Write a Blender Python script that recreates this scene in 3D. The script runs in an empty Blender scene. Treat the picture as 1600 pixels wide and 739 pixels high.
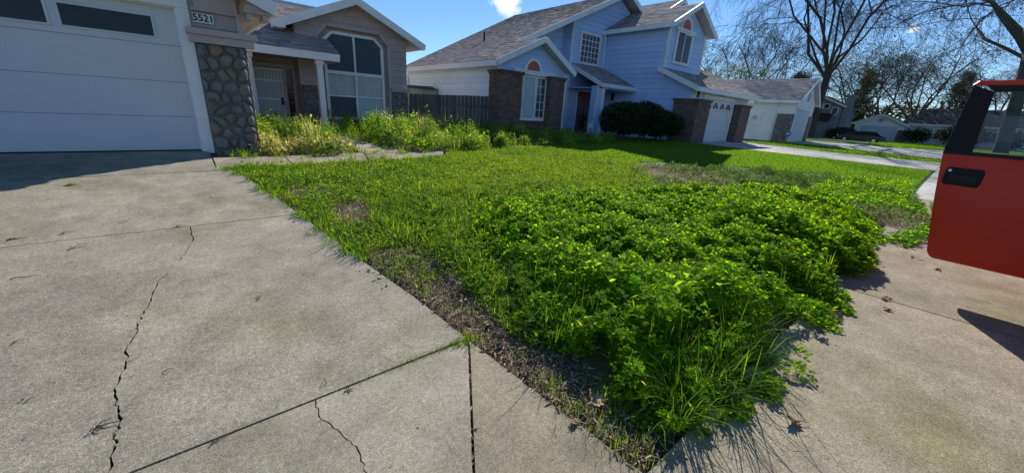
import bpy, math, random
import numpy as np
from mathutils import Vector, Matrix
R = math.radians
rng = np.random.default_rng(11)
random.seed(5)
scene = bpy.context.scene
COL = scene.collection

# ---------------------------------------------------------------- camera
cam_d = bpy.data.cameras.new('camera'); cam = bpy.data.objects.new('camera', cam_d); COL.objects.link(cam)
cam_d.sensor_width = 36.0; cam_d.lens = 587.0 / 1600 * 36; cam_d.clip_start = 0.02; cam_d.clip_end = 3000
ax = (0.76468096, -0.16288359, 0.62348374); ay = (-0.64160151, -0.28265884, 0.71305784); az = (0.06008777, -0.94528986, -0.32065019)
cam.matrix_world = Matrix(((ax[0], -ax[1], -ax[2], 0), (ay[0], -ay[1], -ay[2], 0), (az[0], -az[1], -az[2], 1.5), (0, 0, 0, 1)))
scene.camera = cam
scene.view_settings.view_transform = 'Standard'; scene.view_settings.look = 'None'
scene.view_settings.exposure = 0.42; scene.view_settings.gamma = 1.0

# ---------------------------------------------------------------- sky + sun
SUN_AZ, SUN_EL = 57.0, 32.0            # azimuth from +Y towards +X
world = bpy.data.worlds.new('World'); scene.world = world; world.use_nodes = True
wn = world.node_tree; wn.nodes.clear()
w_out = wn.nodes.new('ShaderNodeOutputWorld'); w_bg = wn.nodes.new('ShaderNodeBackground'); w_bg.inputs[1].default_value = 0.095
sky = wn.nodes.new('ShaderNodeTexSky'); sky.sky_type = 'NISHITA'; sky.sun_disc = False
sky.sun_elevation = R(SUN_EL); sky.sun_rotation = R(SUN_AZ); sky.altitude = 0; sky.air_density = 1.0; sky.dust_density = 0.0; sky.ozone_density = 8.0
# two small white clouds: patches of noise round two directions of the sky
geo = wn.nodes.new('ShaderNodeTexCoord')
def cloud_mask(dirv, r0, r1, scale, thr):
    d = wn.nodes.new('ShaderNodeVectorMath'); d.operation = 'DISTANCE'; wn.links.new(geo.outputs['Generated'], d.inputs[0]); d.inputs[1].default_value = dirv
    m = wn.nodes.new('ShaderNodeMapRange'); m.inputs[1].default_value = r0; m.inputs[2].default_value = r1; m.inputs[3].default_value = 1; m.inputs[4].default_value = 0
    wn.links.new(d.outputs['Value'], m.inputs[0])
    n = wn.nodes.new('ShaderNodeTexNoise'); n.inputs['Scale'].default_value = scale; n.inputs['Detail'].default_value = 7; n.inputs['Roughness'].default_value = 0.62
    wn.links.new(geo.outputs['Generated'], n.inputs['Vector'])
    a = wn.nodes.new('ShaderNodeMath'); a.operation = 'MULTIPLY_ADD'; wn.links.new(m.outputs[0], a.inputs[0]); a.inputs[1].default_value = 0.55; wn.links.new(n.outputs['Fac'], a.inputs[2])
    t = wn.nodes.new('ShaderNodeMapRange'); t.interpolation_type = 'SMOOTHSTEP'; t.inputs[1].default_value = thr; t.inputs[2].default_value = thr + 0.22
    wn.links.new(a.outputs[0], t.inputs[0])
    k = wn.nodes.new('ShaderNodeMath'); k.operation = 'MULTIPLY'; wn.links.new(t.outputs[0], k.inputs[0]); wn.links.new(m.outputs[0], k.inputs[1]); k.use_clamp = True
    return k.outputs[0]
def cdir(px, py):
    v = np.array([px - 800, py - 369.5, 587.0]); q = np.array([v @ np.array(ax), v @ np.array(ay), v @ np.array(az)])
    return tuple(q / np.linalg.norm(q))
c1 = cloud_mask(cdir(792, -2), 0.008, 0.060, 30, 0.70)
c2 = cloud_mask(cdir(1430, 46), 0.003, 0.024, 60, 0.78)
cm = wn.nodes.new('ShaderNodeMath'); cm.operation = 'MAXIMUM'; wn.links.new(c1, cm.inputs[0]); wn.links.new(c2, cm.inputs[1])
w_mix = wn.nodes.new('ShaderNodeMixRGB'); wn.links.new(cm.outputs[0], w_mix.inputs[0]); wn.links.new(sky.outputs[0], w_mix.inputs[1]); w_mix.inputs[2].default_value = (10, 10.2, 10.6, 1)
wn.links.new(w_mix.outputs[0], w_bg.inputs[0]); wn.links.new(w_bg.outputs[0], w_out.inputs[0])
sun_d = bpy.data.lights.new('sun', 'SUN'); sun_d.energy = 5.0; sun_d.angle = R(0.53); sun_d.color = (1.0, 0.95, 0.86)
sun = bpy.data.objects.new('sun', sun_d); COL.objects.link(sun)
sdir = Vector((math.sin(R(SUN_AZ)) * math.cos(R(SUN_EL)), math.cos(R(SUN_AZ)) * math.cos(R(SUN_EL)), math.sin(R(SUN_EL))))
sun.rotation_euler = sdir.to_track_quat('Z', 'Y').to_euler()

# ---------------------------------------------------------------- terrain height
def sm(a, b, x):
    t = np.clip((x - a) / (b - a), 0, 1); return t * t * (3 - 2 * t)
def gz(x, y):
    x = np.asarray(x, float); y = np.asarray(y, float)
    zs = .32 * sm(4, 20, x) + .10 * sm(20, 40, x) - .2 * sm(48, 66, x)
    t = np.clip((y - 1.825) / 6.6, 0, 1)
    return zs + (.5 - .25 * sm(48, 66, x) - zs) * t
def _hash(i, j, s):
    n = (i * 374761393 + j * 668265263 + s * 982451653) & 0x7fffffff
    n = ((n ^ (n >> 13)) * 1274126177) & 0x7fffffff
    return ((n ^ (n >> 16)) & 0xffff) / 65535.0
def vnoise(x, y, s=0):
    x = np.asarray(x, float); y = np.asarray(y, float)
    i = np.floor(x).astype(np.int64); j = np.floor(y).astype(np.int64); fx = x - i; fy = y - j
    fx = fx * fx * (3 - 2 * fx); fy = fy * fy * (3 - 2 * fy)
    a = _hash(i, j, s); b = _hash(i + 1, j, s); c = _hash(i, j + 1, s); d = _hash(i + 1, j + 1, s)
    return (a * (1 - fx) + b * fx) * (1 - fy) + (c * (1 - fx) + d * fx) * fy
def fnoise(x, y, s=0):
    return (vnoise(x, y, s) + .5 * vnoise(2.1 * x, 2.1 * y, s + 1) + .25 * vnoise(4.3 * x, 4.3 * y, s + 2)) / 1.75

# ---------------------------------------------------------------- materials
MATS = {}
class NT:
    def __init__(s, name):
        s.m = bpy.data.materials.new(name); s.m.use_nodes = True; s.t = s.m.node_tree; s.t.nodes.clear()
        s.out = s.n('ShaderNodeOutputMaterial')
    def n(s, t, **k):
        q = s.t.nodes.new(t)
        for a, b in k.items(): setattr(q, a, b)
        return q
    def l(s, a, b): s.t.links.new(a, b)
    def noise(s, scale, detail=4, rough=.6, vec=None):
        q = s.n('ShaderNodeTexNoise'); q.inputs['Scale'].default_value = scale; q.inputs['Detail'].default_value = detail; q.inputs['Roughness'].default_value = rough
        s.l(vec or s.coord(), q.inputs['Vector']); return q.outputs['Fac']
    def coord(s):
        if not hasattr(s, 'tc'): s.tc = s.n('ShaderNodeTexCoord')
        return s.tc.outputs['Object']
    def ramp(s, f, stops):
        r = s.n('ShaderNodeValToRGB'); e = r.color_ramp.elements
        while len(e) < len(stops): e.new(.5)
        for k, (p, c) in enumerate(stops): e[k].position = p; e[k].color = (*c, 1) if len(c) == 3 else c
        s.l(f, r.inputs[0]); return r.outputs[0]
    def mix(s, f, a, b, mode='MIX'):
        q = s.n('ShaderNodeMixRGB', blend_type=mode)
        for i, v in enumerate((f, a, b)):
            if hasattr(v, 'is_linked') or hasattr(v, 'links'): s.l(v, q.inputs[i])
            elif isinstance(v, (int, float)): q.inputs[i].default_value = v
            else: q.inputs[i].default_value = (*v, 1)
        return q.outputs[0]
    def math(s, op, a, b=0.0):
        q = s.n('ShaderNodeMath', operation=op)
        for i, v in enumerate((a, b)):
            if hasattr(v, 'links'): s.l(v, q.inputs[i])
            else: q.inputs[i].default_value = v
        return q.outputs[0]
    def bsdf(s, col, rough=.7, spec=.3, bump=None, bs=.3, dist=.01, metal=0):
        p = s.n('ShaderNodeBsdfPrincipled'); p.inputs['Metallic'].default_value = metal; p.inputs['Specular IOR Level'].default_value = spec
        if hasattr(col, 'links'): s.l(col, p.inputs['Base Color'])
        else: p.inputs['Base Color'].default_value = (*col, 1)
        if hasattr(rough, 'links'): s.l(rough, p.inputs['Roughness'])
        else: p.inputs['Roughness'].default_value = rough
        if bump is not None:
            b = s.n('ShaderNodeBump'); b.inputs['Strength'].default_value = bs; b.inputs['Distance'].default_value = dist
            s.l(bump, b.inputs['Height']); s.l(b.outputs[0], p.inputs['Normal'])
        s.p = p
        return p.outputs[0]
    def done(s, sh): s.l(sh, s.out.inputs[0]); return s.m
def paint(name, col, rough=.6, var=.12, scale=3.0, bump=.15, rnd=0.0, spec=.3, dirt=None, grain=60):
    """painted or plain surface: two scales of tone variation, fine grain, optional per-piece tone"""
    if name in MATS: return MATS[name]
    t = NT(name); c = np.array(col)
    f = t.noise(scale, 5); f2 = t.noise(grain, 3)
    cc = t.ramp(f, [(.3, tuple(c * (1 - var))), (.7, tuple(np.minimum(c * (1 + var), .95)))])
    cc = t.mix(.25, cc, t.ramp(f2, [(.3, tuple(c * .8)), (.7, tuple(np.minimum(c * 1.15, .95)))]))
    if dirt is not None:
        d = t.ramp(t.noise(1.3, 6, .7), [(.52, (0, 0, 0)), (.72, (1, 1, 1))]); cc = t.mix(t.mix(.5, d, (0, 0, 0)), cc, dirt)
    if rnd:
        oi = t.n('ShaderNodeObjectInfo'); k = t.ramp(oi.outputs['Random'], [(0, (1 - rnd,) * 3), (1, (1 + rnd,) * 3)]); cc = t.mix(1.0, cc, k, 'MULTIPLY')
    MATS[name] = t.done(t.bsdf(cc, rough, spec, f2, bump, .004)); return MATS[name]
def vcol(name, rough=.8, bump=.3, scale=40, mult=1.0, tr=0.0, spec=.2, trcol=(1.35, 1.5, .55), rs=.35):
    """colour per face from the mesh (pieces joined in one object), optional leaf translucency"""
    if name in MATS: return MATS[name]
    t = NT(name); a = t.n('ShaderNodeAttribute', attribute_name='Col'); f = t.noise(scale, 4)
    c = t.mix(1.0, a.outputs['Color'], t.ramp(f, [(.25, ((1 - rs) * mult,) * 3), (.75, ((1 + rs) * mult,) * 3)]), 'MULTIPLY')
    sh = t.bsdf(c, rough, spec, f, bump, .006)
    if tr:
        q = t.n('ShaderNodeBsdfTranslucent'); t.l(t.mix(1.0, c, trcol, 'MULTIPLY'), q.inputs[0])
        m = t.n('ShaderNodeMixShader'); m.inputs[0].default_value = tr; t.l(sh, m.inputs[1]); t.l(q.outputs[0], m.inputs[2]); sh = m.outputs[0]
    MATS[name] = t.done(sh); return MATS[name]
def concrete(name, base, warm, stain=True, dark=1.0):
    if name in MATS: return MATS[name]
    t = NT(name); b = np.array(base); g_ = lambda f, p, c0, q, c1: t.ramp(f, [(p, (c0,) * 3), (q, (c1,) * 3)])
    big = t.noise(.6, 6, .65); mid = t.noise(3.2, 6, .7); co = t.noise(42, 6, .8); fine = t.noise(120, 4, .75); ag = t.noise(260, 2, .5)
    c = t.ramp(big, [(.32, tuple(b * .80)), (.5, tuple(b)), (.68, tuple(b * 1.14))])
    for f, k in ((mid, g_(mid, .3, .74, .72, 1.24)), (co, g_(co, .34, .64, .74, 1.30)), (fine, g_(fine, .32, .66, .68, 1.36)), (ag, g_(ag, .35, .7, .68, 1.34))): c = t.mix(1.0, c, k, 'MULTIPLY')
    oi = t.n('ShaderNodeObjectInfo'); c = t.mix(1.0, c, t.ramp(oi.outputs['Random'], [(0, (.90,) * 3), (1, (1.08,) * 3)]), 'MULTIPLY')
    if stain:   # mossy olive stains, dark drips and pale scuffs of their own shape
        for sc, lo, hi, am, k in ((.55, .50, .66, .75, (.62, .63, .40)), (1.9, .56, .70, .5, (.62, .60, .56)), (9, .64, .70, .55, (.55, .53, .5)), (26, .69, .73, .7, (.35, .33, .3)), (2.6, .63, .72, .5, (1.4, 1.4, 1.4)), (70, .70, .74, .8, (1.8, 1.75, 1.65))):
            m_ = t.ramp(t.noise(sc, 6, .68), [(lo, (0, 0, 0)), (hi, (am,) * 3)]); c = t.mix(m_, c, t.mix(1.0, c, k, 'MULTIPLY'))
    h = t.math('ADD', t.math('MULTIPLY', co, .6), t.math('MULTIPLY', fine, .5))
    MATS[name] = t.done(t.bsdf(c, .9, .2, h, .75, .008)); return MATS[name]
def glassy(name, col, rough=.05, alpha=1.0, spec=.6):
    if name in MATS: return MATS[name]
    t = NT(name); f = t.noise(1.6, 4)
    sh = t.bsdf(t.ramp(f, [(.3, tuple(np.array(col) * .6)), (.7, tuple(np.array(col) * 1.3))]), rough, spec)
    if alpha < 1:
        tr = t.n('ShaderNodeBsdfTransparent'); tr.inputs[0].default_value = (.95, .97, .98, 1); m = t.n('ShaderNodeMixShader'); m.inputs[0].default_value = alpha
        t.l(tr.outputs[0], m.inputs[1]); t.l(sh, m.inputs[2]); sh = m.outputs[0]
    MATS[name] = t.done(sh); return MATS[name]
def stone_mat():
    if 'stone' in MATS: return MATS['stone']
    t = NT('stone'); oi = t.n('ShaderNodeObjectInfo')
    base = t.ramp(oi.outputs['Random'], [(0, (.15, .145, .15)), (.3, (.185, .175, .175)), (.55, (.215, .19, .17)), (.8, (.165, .155, .155)), (.93, (.24, .175, .125)), (1, (.23, .21, .195))])
    f = t.noise(9, 6, .7); g = t.noise(45, 5, .7)
    c = t.mix(1, base, t.ramp(f, [(.3, (.6, .6, .6)), (.7, (1.45, 1.4, 1.35))]), 'MULTIPLY'); c = t.mix(1, c, t.ramp(g, [(.3, (.75,) * 3), (.7, (1.25,) * 3)]), 'MULTIPLY')
    MATS['stone'] = t.done(t.bsdf(c, .85, .25, t.mix(.4, f, g), .6, .02)); return MATS['stone']
def bark_mat(name, col):
    if name in MATS: return MATS[name]
    t = NT(name); c = np.array(col); mp = t.n('ShaderNodeMapping'); mp.inputs['Scale'].default_value = (6, 6, 1.2); t.l(t.coord(), mp.inputs[0])
    f = t.noise(1.5, 6, .7, mp.outputs[0])
    MATS[name] = t.done(t.bsdf(t.ramp(f, [(.3, tuple(c * .55)), (.7, tuple(c * 1.5))]), .9, .2, f, .7, .05)); return MATS[name]

# ---------------------------------------------------------------- object helpers
def origin_of(o):
    v = Vector((0, 0, 0))
    while o is not None: v += o.location; o = o.parent
    return v
def tag(o, label=None, cat=None, group=None, kind=None):
    for k, v in (('label', label), ('category', cat), ('group', group), ('kind', kind)):
        if v: o[k] = v
    return o
def thing(name, label, cat, loc=(0, 0, 0), group=None):
    o = bpy.data.objects.new(name, None); o.empty_display_size = .1; COL.objects.link(o); o.location = loc
    return tag(o, label, cat, group)
def link(name, me, parent=None):
    o = bpy.data.objects.new(name, me); COL.objects.link(o); o.parent = parent; return o
class MB:
    def __init__(s): s.v = []; s.f = []; s.c = []; s.cur = None
    def add(s, vs, fs):
        k = len(s.v); s.v += [tuple(p) for p in vs]
        for f in fs: s.f.append(tuple(k + i for i in f)); s.c.append(s.cur)
        return s
    def box(s, a, b):
        x0, y0, z0 = a; x1, y1, z1 = b
        return s.add([(x0, y0, z0), (x1, y0, z0), (x1, y1, z0), (x0, y1, z0), (x0, y0, z1), (x1, y0, z1), (x1, y1, z1), (x0, y1, z1)],
                     [(0, 3, 2, 1), (4, 5, 6, 7), (0, 1, 5, 4), (1, 2, 6, 5), (2, 3, 7, 6), (3, 0, 4, 7)])
    def prism(s, poly, ex):
        n = len(poly); p = [Vector(q) for q in poly]; e = Vector(ex)
        nn = Vector((0, 0, 0))
        for i in range(n): nn += p[i].cross(p[(i + 1) % n])
        if nn.dot(e) > 0: p.reverse()
        return s.add(p + [q + e for q in p], [tuple(range(n)), tuple(range(2 * n - 1, n - 1, -1))] + [((i + 1) % n, i, n + i, n + (i + 1) % n) for i in range(n)])
    def bar(s, a, b, w, h, up=(0, 0, 1)):
        a = Vector(a); b = Vector(b); d = (b - a).normalized(); u = Vector(up); r = d.cross(u)
        if r.length < 1e-4: r = d.cross(Vector((1, 0, 0)))
        r.normalize(); u = r.cross(d).normalized(); r *= w / 2; u *= h / 2
        return s.add([a - r - u, a + r - u, a + r + u, a - r + u, b - r - u, b + r - u, b + r + u, b - r + u],
                     [(0, 3, 2, 1), (4, 5, 6, 7), (0, 1, 5, 4), (1, 2, 6, 5), (2, 3, 7, 6), (3, 0, 4, 7)][:0] or [(0, 1, 2, 3), (7, 6, 5, 4), (4, 5, 1, 0), (5, 6, 2, 1), (6, 7, 3, 2), (7, 4, 0, 3)])
    def tube(s, pts, rad, n=6, cap=True):
        pts = [Vector(p) for p in pts]
        if not hasattr(rad, '__len__'): rad = [rad] * len(pts)
        base = len(s.v); ref = Vector((.37, .61, .7)); vs = []
        for i, p in enumerate(pts):
            d = (pts[min(i + 1, len(pts) - 1)] - pts[max(i - 1, 0)]).normalized()
            a = d.cross(ref)
            if a.length < .05: a = d.cross(Vector((1, 0, 0)))
            a.normalize(); b = d.cross(a)
            for k in range(n):
                t = 2 * math.pi * k / n; vs.append(p + (a * math.cos(t) + b * math.sin(t)) * rad[i])
        fs = [(i * n + k, i * n + (k + 1) % n, (i + 1) * n + (k + 1) % n, (i + 1) * n + k) for i in range(len(pts) - 1) for k in range(n)]
        if cap: fs += [tuple(range(n - 1, -1, -1)), tuple(range((len(pts) - 1) * n, len(pts) * n))]
        return s.add(vs, fs)
    def build(s, name, mat, parent=None, smooth=False, kind=None, bevel=0):
        o0 = origin_of(parent)
        me = bpy.data.meshes.new(name); me.from_pydata([(x - o0.x, y - o0.y, z - o0.z) for x, y, z in s.v], [], s.f)
        if any(c is not None for c in s.c):
            at = me.color_attributes.new('Col', 'FLOAT_COLOR', 'CORNER'); arr = []
            for f, c in zip(s.f, s.c): arr += [*(c if c is not None else (1, 1, 1)), 1.0] * len(f)
            at.data.foreach_set('color', arr)
        if smooth: me.shade_smooth()
        me.materials.append(mat); o = link(name, me, parent)
        if bevel:
            m = o.modifiers.new('bevel', 'BEVEL'); m.width = bevel; m.segments = 2; m.limit_method = 'ANGLE'
        if kind: o['kind'] = kind
        return o
def arrmesh(name, V, faces, C, mat, parent=None, kind=None):
    """big mesh from arrays: V (n,3); faces = list of (m,k) index arrays; C (n,3) colour per vertex"""
    V = V - np.array(origin_of(parent))
    me = bpy.data.meshes.new(name); me.vertices.add(len(V)); me.vertices.foreach_set('co', np.ascontiguousarray(V, np.float32).ravel())
    idx = np.concatenate([f.ravel() for f in faces]).astype(np.int32); tot = np.concatenate([np.full(len(f), f.shape[1], np.int32) for f in faces])
    me.loops.add(len(idx)); me.loops.foreach_set('vertex_index', idx); me.polygons.add(len(tot))
    st = np.zeros(len(tot), np.int32); st[1:] = np.cumsum(tot)[:-1]
    me.polygons.foreach_set('loop_start', st); me.polygons.foreach_set('loop_total', tot); me.update(calc_edges=True)
    if C is not None:
        at = me.color_attributes.new('Col', 'FLOAT_COLOR', 'POINT'); c4 = np.ones((len(V), 4), np.float32); c4[:, :3] = C; at.data.foreach_set('color', c4.ravel())
    me.materials.append(mat); o = link(name, me, parent)
    if kind: o['kind'] = kind
    return o
def clip(poly, axis, val, keep_ge):
    out = []
    for i in range(len(poly)):
        a, b = poly[i], poly[(i + 1) % len(poly)]; da, db = a[axis] - val, b[axis] - val
        if not keep_ge: da, db = -da, -db
        if da >= 0: out.append(a)
        if da * db < 0:
            t = da / (da - db); out.append((a[0] + (b[0] - a[0]) * t, a[1] + (b[1] - a[1]) * t))
    return out
def face3(o, U, N, u, v, off=0): return (o[0] + U[0] * u + N[0] * off, o[1] + U[1] * u + N[1] * off, o[2] + v)
def clad(parent, o, U, N, polys, bh, mat, core, name='wall', joined=False, thick=.14, v0=0.0):
    """a wall: a core slab per convex outline, clad in lapped boards that are pieces of their own"""
    core_mb = MB()
    for p in polys: core_mb.prism([face3(o, U, N, u, v) for u, v in p], (-N[0] * thick, -N[1] * thick, 0))
    w = core_mb.build(name, core, parent); J = MB()
    for p in polys:
        lo = min(q[1] for q in p); hi = max(q[1] for q in p); k = math.floor((lo - v0) / bh)
        while v0 + k * bh < hi - .01:
            a, b = v0 + k * bh, v0 + (k + 1) * bh; k += 1
            q = clip(clip(p, 1, a, True), 1, b - .004, False)
            if len(q) < 3: continue
            n = len(q); fr = [face3(o, U, N, u, v, .006 + .02 * (1 - (v - a) / bh)) for u, v in q]; bk = [face3(o, U, N, u, v, .001) for u, v in q]
            mb = J if joined else MB()
            cr = Vector(fr[1]) - Vector(fr[0]); nv = Vector((0, 0, 0))
            for i in range(n): nv += Vector(fr[i]).cross(Vector(fr[(i + 1) % n]))
            fl = nv.dot(Vector((N[0], N[1], 0))) > 0
            fs = [tuple(range(n))] + [((i + 1) % n, i, n + i, n + (i + 1) % n) for i in range(n)]
            if not fl: fs = [tuple(reversed(f)) for f in fs]
            mb.add(fr + bk, fs)
            if not joined: mb.build('siding_board', mat, w)
    if joined: J.build('siding_board', mat, w, kind='stuff')
    return w
SHING = [(.30, .265, .265), (.35, .31, .30), (.25, .225, .225), (.40, .36, .345), (.31, .28, .285)]
def roof(parent, o, U, S, L, fl, fr, name='roof', row=.15, tab=.30, cols=SHING, thick=.09, mat=None):
    """a pitched roof plane: o a point on the eave, U along it, S up the slope; fl/fr give its left and right ends at each height"""
    U = Vector(U).normalized(); S = Vector(S).normalized(); Nn = U.cross(S).normalized(); o = Vector(o)
    if Nn.z < 0: Nn = -Nn
    mb = MB(); n = int(L / row + .5); row = L / n; r = random.Random(int(abs(o.x * 91 + o.y * 37)) + 3)
    for i in range(n):
        s0, s1 = i * row, (i + 1) * row; a = fl(s0); b = fr(s0); a2 = fl(s1); b2 = fr(s1)
        if b - a < .03 and b2 - a2 < .03: continue
        us = [a]; u = a - r.random() * tab
        while True:
            u += tab * (.75 + .5 * r.random())
            if u >= b - .05: break
            if u > a + .05: us.append(u)
        us.append(b)
        for k in range(len(us) - 1):
            t0 = (us[k] - a) / max(b - a, 1e-6); t1 = (us[k + 1] - a) / max(b - a, 1e-6)
            v0 = a2 + (b2 - a2) * t0; v1 = a2 + (b2 - a2) * t1; h = .012 + .010 * r.random(); dn = -.02 * r.random()
            c = cols[r.randrange(len(cols))]; g = .85 + .3 * r.random(); mb.cur = (c[0] * g, c[1] * g, c[2] * g)
            P = lambda u, s, hh: o + U * u + S * s + Nn * hh
            A, B, Cc, D = P(us[k], s0 + dn, h + .012), P(us[k + 1], s0 + dn, h + .012), P(v1, s1, .012), P(v0, s1, .012)
            mb.add([A, B, Cc, D, P(us[k], s0 + dn, 0), P(us[k + 1], s0 + dn, 0)], [(0, 1, 2, 3), (4, 5, 1, 0), (4, 0, 3), (5, 2, 1)])
    m = mat or vcol('shingle_mat', .95, .4, 60, rs=.45, spec=.1)
    bo = MB(); cut = [0.0]; q0 = (fl(0), fr(0))
    for i in range(1, n + 1):
        q1 = (fl(i * row), fr(i * row))
        if abs(q1[0] - q0[0]) > .4 or abs(q1[1] - q0[1]) > .4: cut.append(i * row)
        q0 = q1
    cut.append(L)
    for s0, s1 in zip(cut, cut[1:]):
        if s1 - s0 < 1e-3: continue
        se = s1 - row * 1.01 if s1 < L else s1; k0, k1 = fl(s0 + 1e-4), fr(s0 + 1e-4); k2, k3 = (fl(se), fr(se)) if se > s0 else (k0, k1)
        bo.prism([o + U * k0 + S * s0, o + U * k1 + S * s0, o + U * k3 + S * s1, o + U * k2 + S * s1], -Nn * thick)
    w = bo.build(name, paint('soffit_paint', (.55, .52, .49), .8), parent)
    mb.build('shingle', m, w, kind='stuff'); return w
def trim(parent, a, b, w, h, mat, name='trim', up=(0, 0, 1)): return MB().bar(a, b, w, h, up).build(name, mat, parent)
def window(parent, o, U, N, u0, u1, v0, v1, fmat, gmat, cols=1, rows=1, fw=.07, mw=.025, name='window', dep=.07, blinds=None, casing=0):
    f = MB(); q = lambda u, v, d: face3(o, U, N, u, v, d)
    def bx(mb, ua, ub, va, vb, d0, d1): mb.prism([q(ua, va, d0), q(ub, va, d0), q(ub, vb, d0), q(ua, vb, d0)], (N[0] * (d1 - d0), N[1] * (d1 - d0), 0))
    bx(f, u0 - fw, u1 + fw, v1, v1 + fw, .0, dep); bx(f, u0 - fw, u1 + fw, v0 - fw, v0, .0, dep); bx(f, u0 - fw, u0, v0, v1, 0, dep - .003); bx(f, u1, u1 + fw, v0, v1, 0, dep - .003)
    fo = f.build(name, fmat, parent)
    for i in range(cols):
        for j in range(rows):
            a = u0 + (u1 - u0) * i / cols; b = u0 + (u1 - u0) * (i + 1) / cols; c = v0 + (v1 - v0) * j / rows; d = v0 + (v1 - v0) * (j + 1) / rows
            g = MB(); bx(g, a + mw / 2, b - mw / 2, c + mw / 2, d - mw / 2, .03, .036); g.build('pane', gmat, fo)
    m = MB()
    for i in range(1, cols): u = u0 + (u1 - u0) * i / cols; bx(m, u - mw / 2, u + mw / 2, v0, v1, .028, .052)
    for j in range(1, rows): v = v0 + (v1 - v0) * j / rows; bx(m, u0, u1, v - mw / 2, v + mw / 2, .028, .05)
    if m.v: m.build('muntin', fmat, fo)
    return fo
def voronoi(pts, w, h):
    out = []
    for i, p in enumerate(pts):
        poly = [(0, 0), (w, 0), (w, h), (0, h)]
        for j, q in enumerate(pts):
            if i == j: continue
            if (p[0] - q[0]) ** 2 + (p[1] - q[1]) ** 2 > 4: continue
            mx, my = (p[0] + q[0]) / 2, (p[1] + q[1]) / 2; nx, ny = p[0] - q[0], p[1] - q[1]; res = []
            for k in range(len(poly)):
                a, b = poly[k], poly[(k + 1) % len(poly)]; da = (a[0] - mx) * nx + (a[1] - my) * ny; db = (b[0] - mx) * nx + (b[1] - my) * ny
                if da >= 0: res.append(a)
                if da * db < 0: t = da / (da - db); res.append((a[0] + (b[0] - a[0]) * t, a[1] + (b[1] - a[1]) * t))
            poly = res
            if len(poly) < 3: break
        out.append(poly)
    return out
def stones(parent, o, U, N, w, h, size, seed, depth=.07):
    """field stones bedded in mortar on a wall face, each one a piece"""
    r = random.Random(seed); pts = []; ny = max(1, round(h / size)); nx = max(1, round(w / size))
    for j in range(ny):
        for i in range(nx): pts.append(((i + .5 + .25 * (j % 2 * 2 - 1) + r.uniform(-.4, .4)) * w / nx, (j + .5 + r.uniform(-.42, .42)) * h / ny))
    for p in voronoi(pts, w, h):
        if len(p) < 3: continue
        cx = sum(q[0] for q in p) / len(p); cy = sum(q[1] for q in p) / len(p); g = .010
        q = []
        for k in range(len(p)):
            a, b = p[k], p[(k + 1) % len(p)]
            if math.hypot(a[0] - b[0], a[1] - b[1]) < .02: continue
            q += [(a[0] * .78 + b[0] * .22, a[1] * .78 + b[1] * .22), (a[0] * .22 + b[0] * .78, a[1] * .22 + b[1] * .78)]
        if len(q) < 3: continue
        def sh(k, m):
            d = math.hypot(k[0] - cx, k[1] - cy) + 1e-6; t = max(0, (d - g) / d) * m; return (cx + (k[0] - cx) * t, cy + (k[1] - cy) * t)
        dp = depth * r.uniform(.65, 1.25); n = len(q); tu, tv = r.uniform(-.2, .2), r.uniform(-.2, .2)
        rings = [[face3(o, U, N, *sh(k, m), -.01 if d == 0 else dp * d * (1 + tu * (k[0] - cx) / size + tv * (k[1] - cy) / size)) for k in q] for m, d in ((1, 0), (.98, .38), (.84, .78), (.5, 1.0))]
        vs = sum(rings, []) + [face3(o, U, N, cx, cy, dp * 1.06)]
        fs = [(a * n + k, a * n + (k + 1) % n, (a + 1) * n + (k + 1) % n, (a + 1) * n + k) for a in range(3) for k in range(n)] + [(3 * n + k, 3 * n + (k + 1) % n, 4 * n) for k in range(n)]
        if (U[0] * N[1] - U[1] * N[0]) > 0: fs = [tuple(reversed(f)) for f in fs]
        MB().add(vs, fs).build('stone', stone_mat(), parent, smooth=True)
def brick_pier(parent, x0, x1, y0, y1, z0, z1, seed, name='brick_pier'):
    r = random.Random(seed); core = MB().box((x0 + .012, y0 + .012, z0), (x1 - .012, y1 - .012, z1 - .02)).build(name, paint('mortar', (.30, .27, .25), .9), parent)
    mb = MB(); bw, bh, g = .205, .072, .011; n = int((z1 - z0) / bh); bh = (z1 - z0) / n
    for j in range(n):
        za, zb = z0 + j * bh + g / 2, z0 + (j + 1) * bh - g / 2; last = j >= n - 2; ex = .035 * (j >= n - 2) + .03 * (j == n - 1)
        for side in range(4):
            ln = (x1 - x0) if side % 2 == 0 else (y1 - y0); u = -(j % 2) * bw / 2
            while u < ln + ex:
                a, b = max(u + g / 2, -ex), min(u + bw - g / 2, ln + ex); u += bw
                if b - a < .03: continue
                d = .004 * r.random() + ex; c = random.choice([(.165, .10, .085), (.14, .085, .075), (.195, .12, .10), (.12, .08, .073), (.165, .105, .09)]); gg = r.uniform(.8, 1.2); mb.cur = tuple(k * gg for k in c)
                if side == 0: mb.box((x0 + a, y0 - d, za), (x0 + b, y0 + .03, zb))
                elif side == 2: mb.box((x0 + a, y1 - .03, za), (x0 + b, y1 + d, zb))
                elif side == 1: mb.box((x1 - .03, y0 + a, za), (x1 + d, y0 + b, zb))
                else: mb.box((x0 - d, y0 + a, za), (x0 + .03, y0 + b, zb))
    o = mb.build('brick', vcol('brick_mat', .9, .4, 50), core); o['kind'] = 'stuff'
    return core

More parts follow.
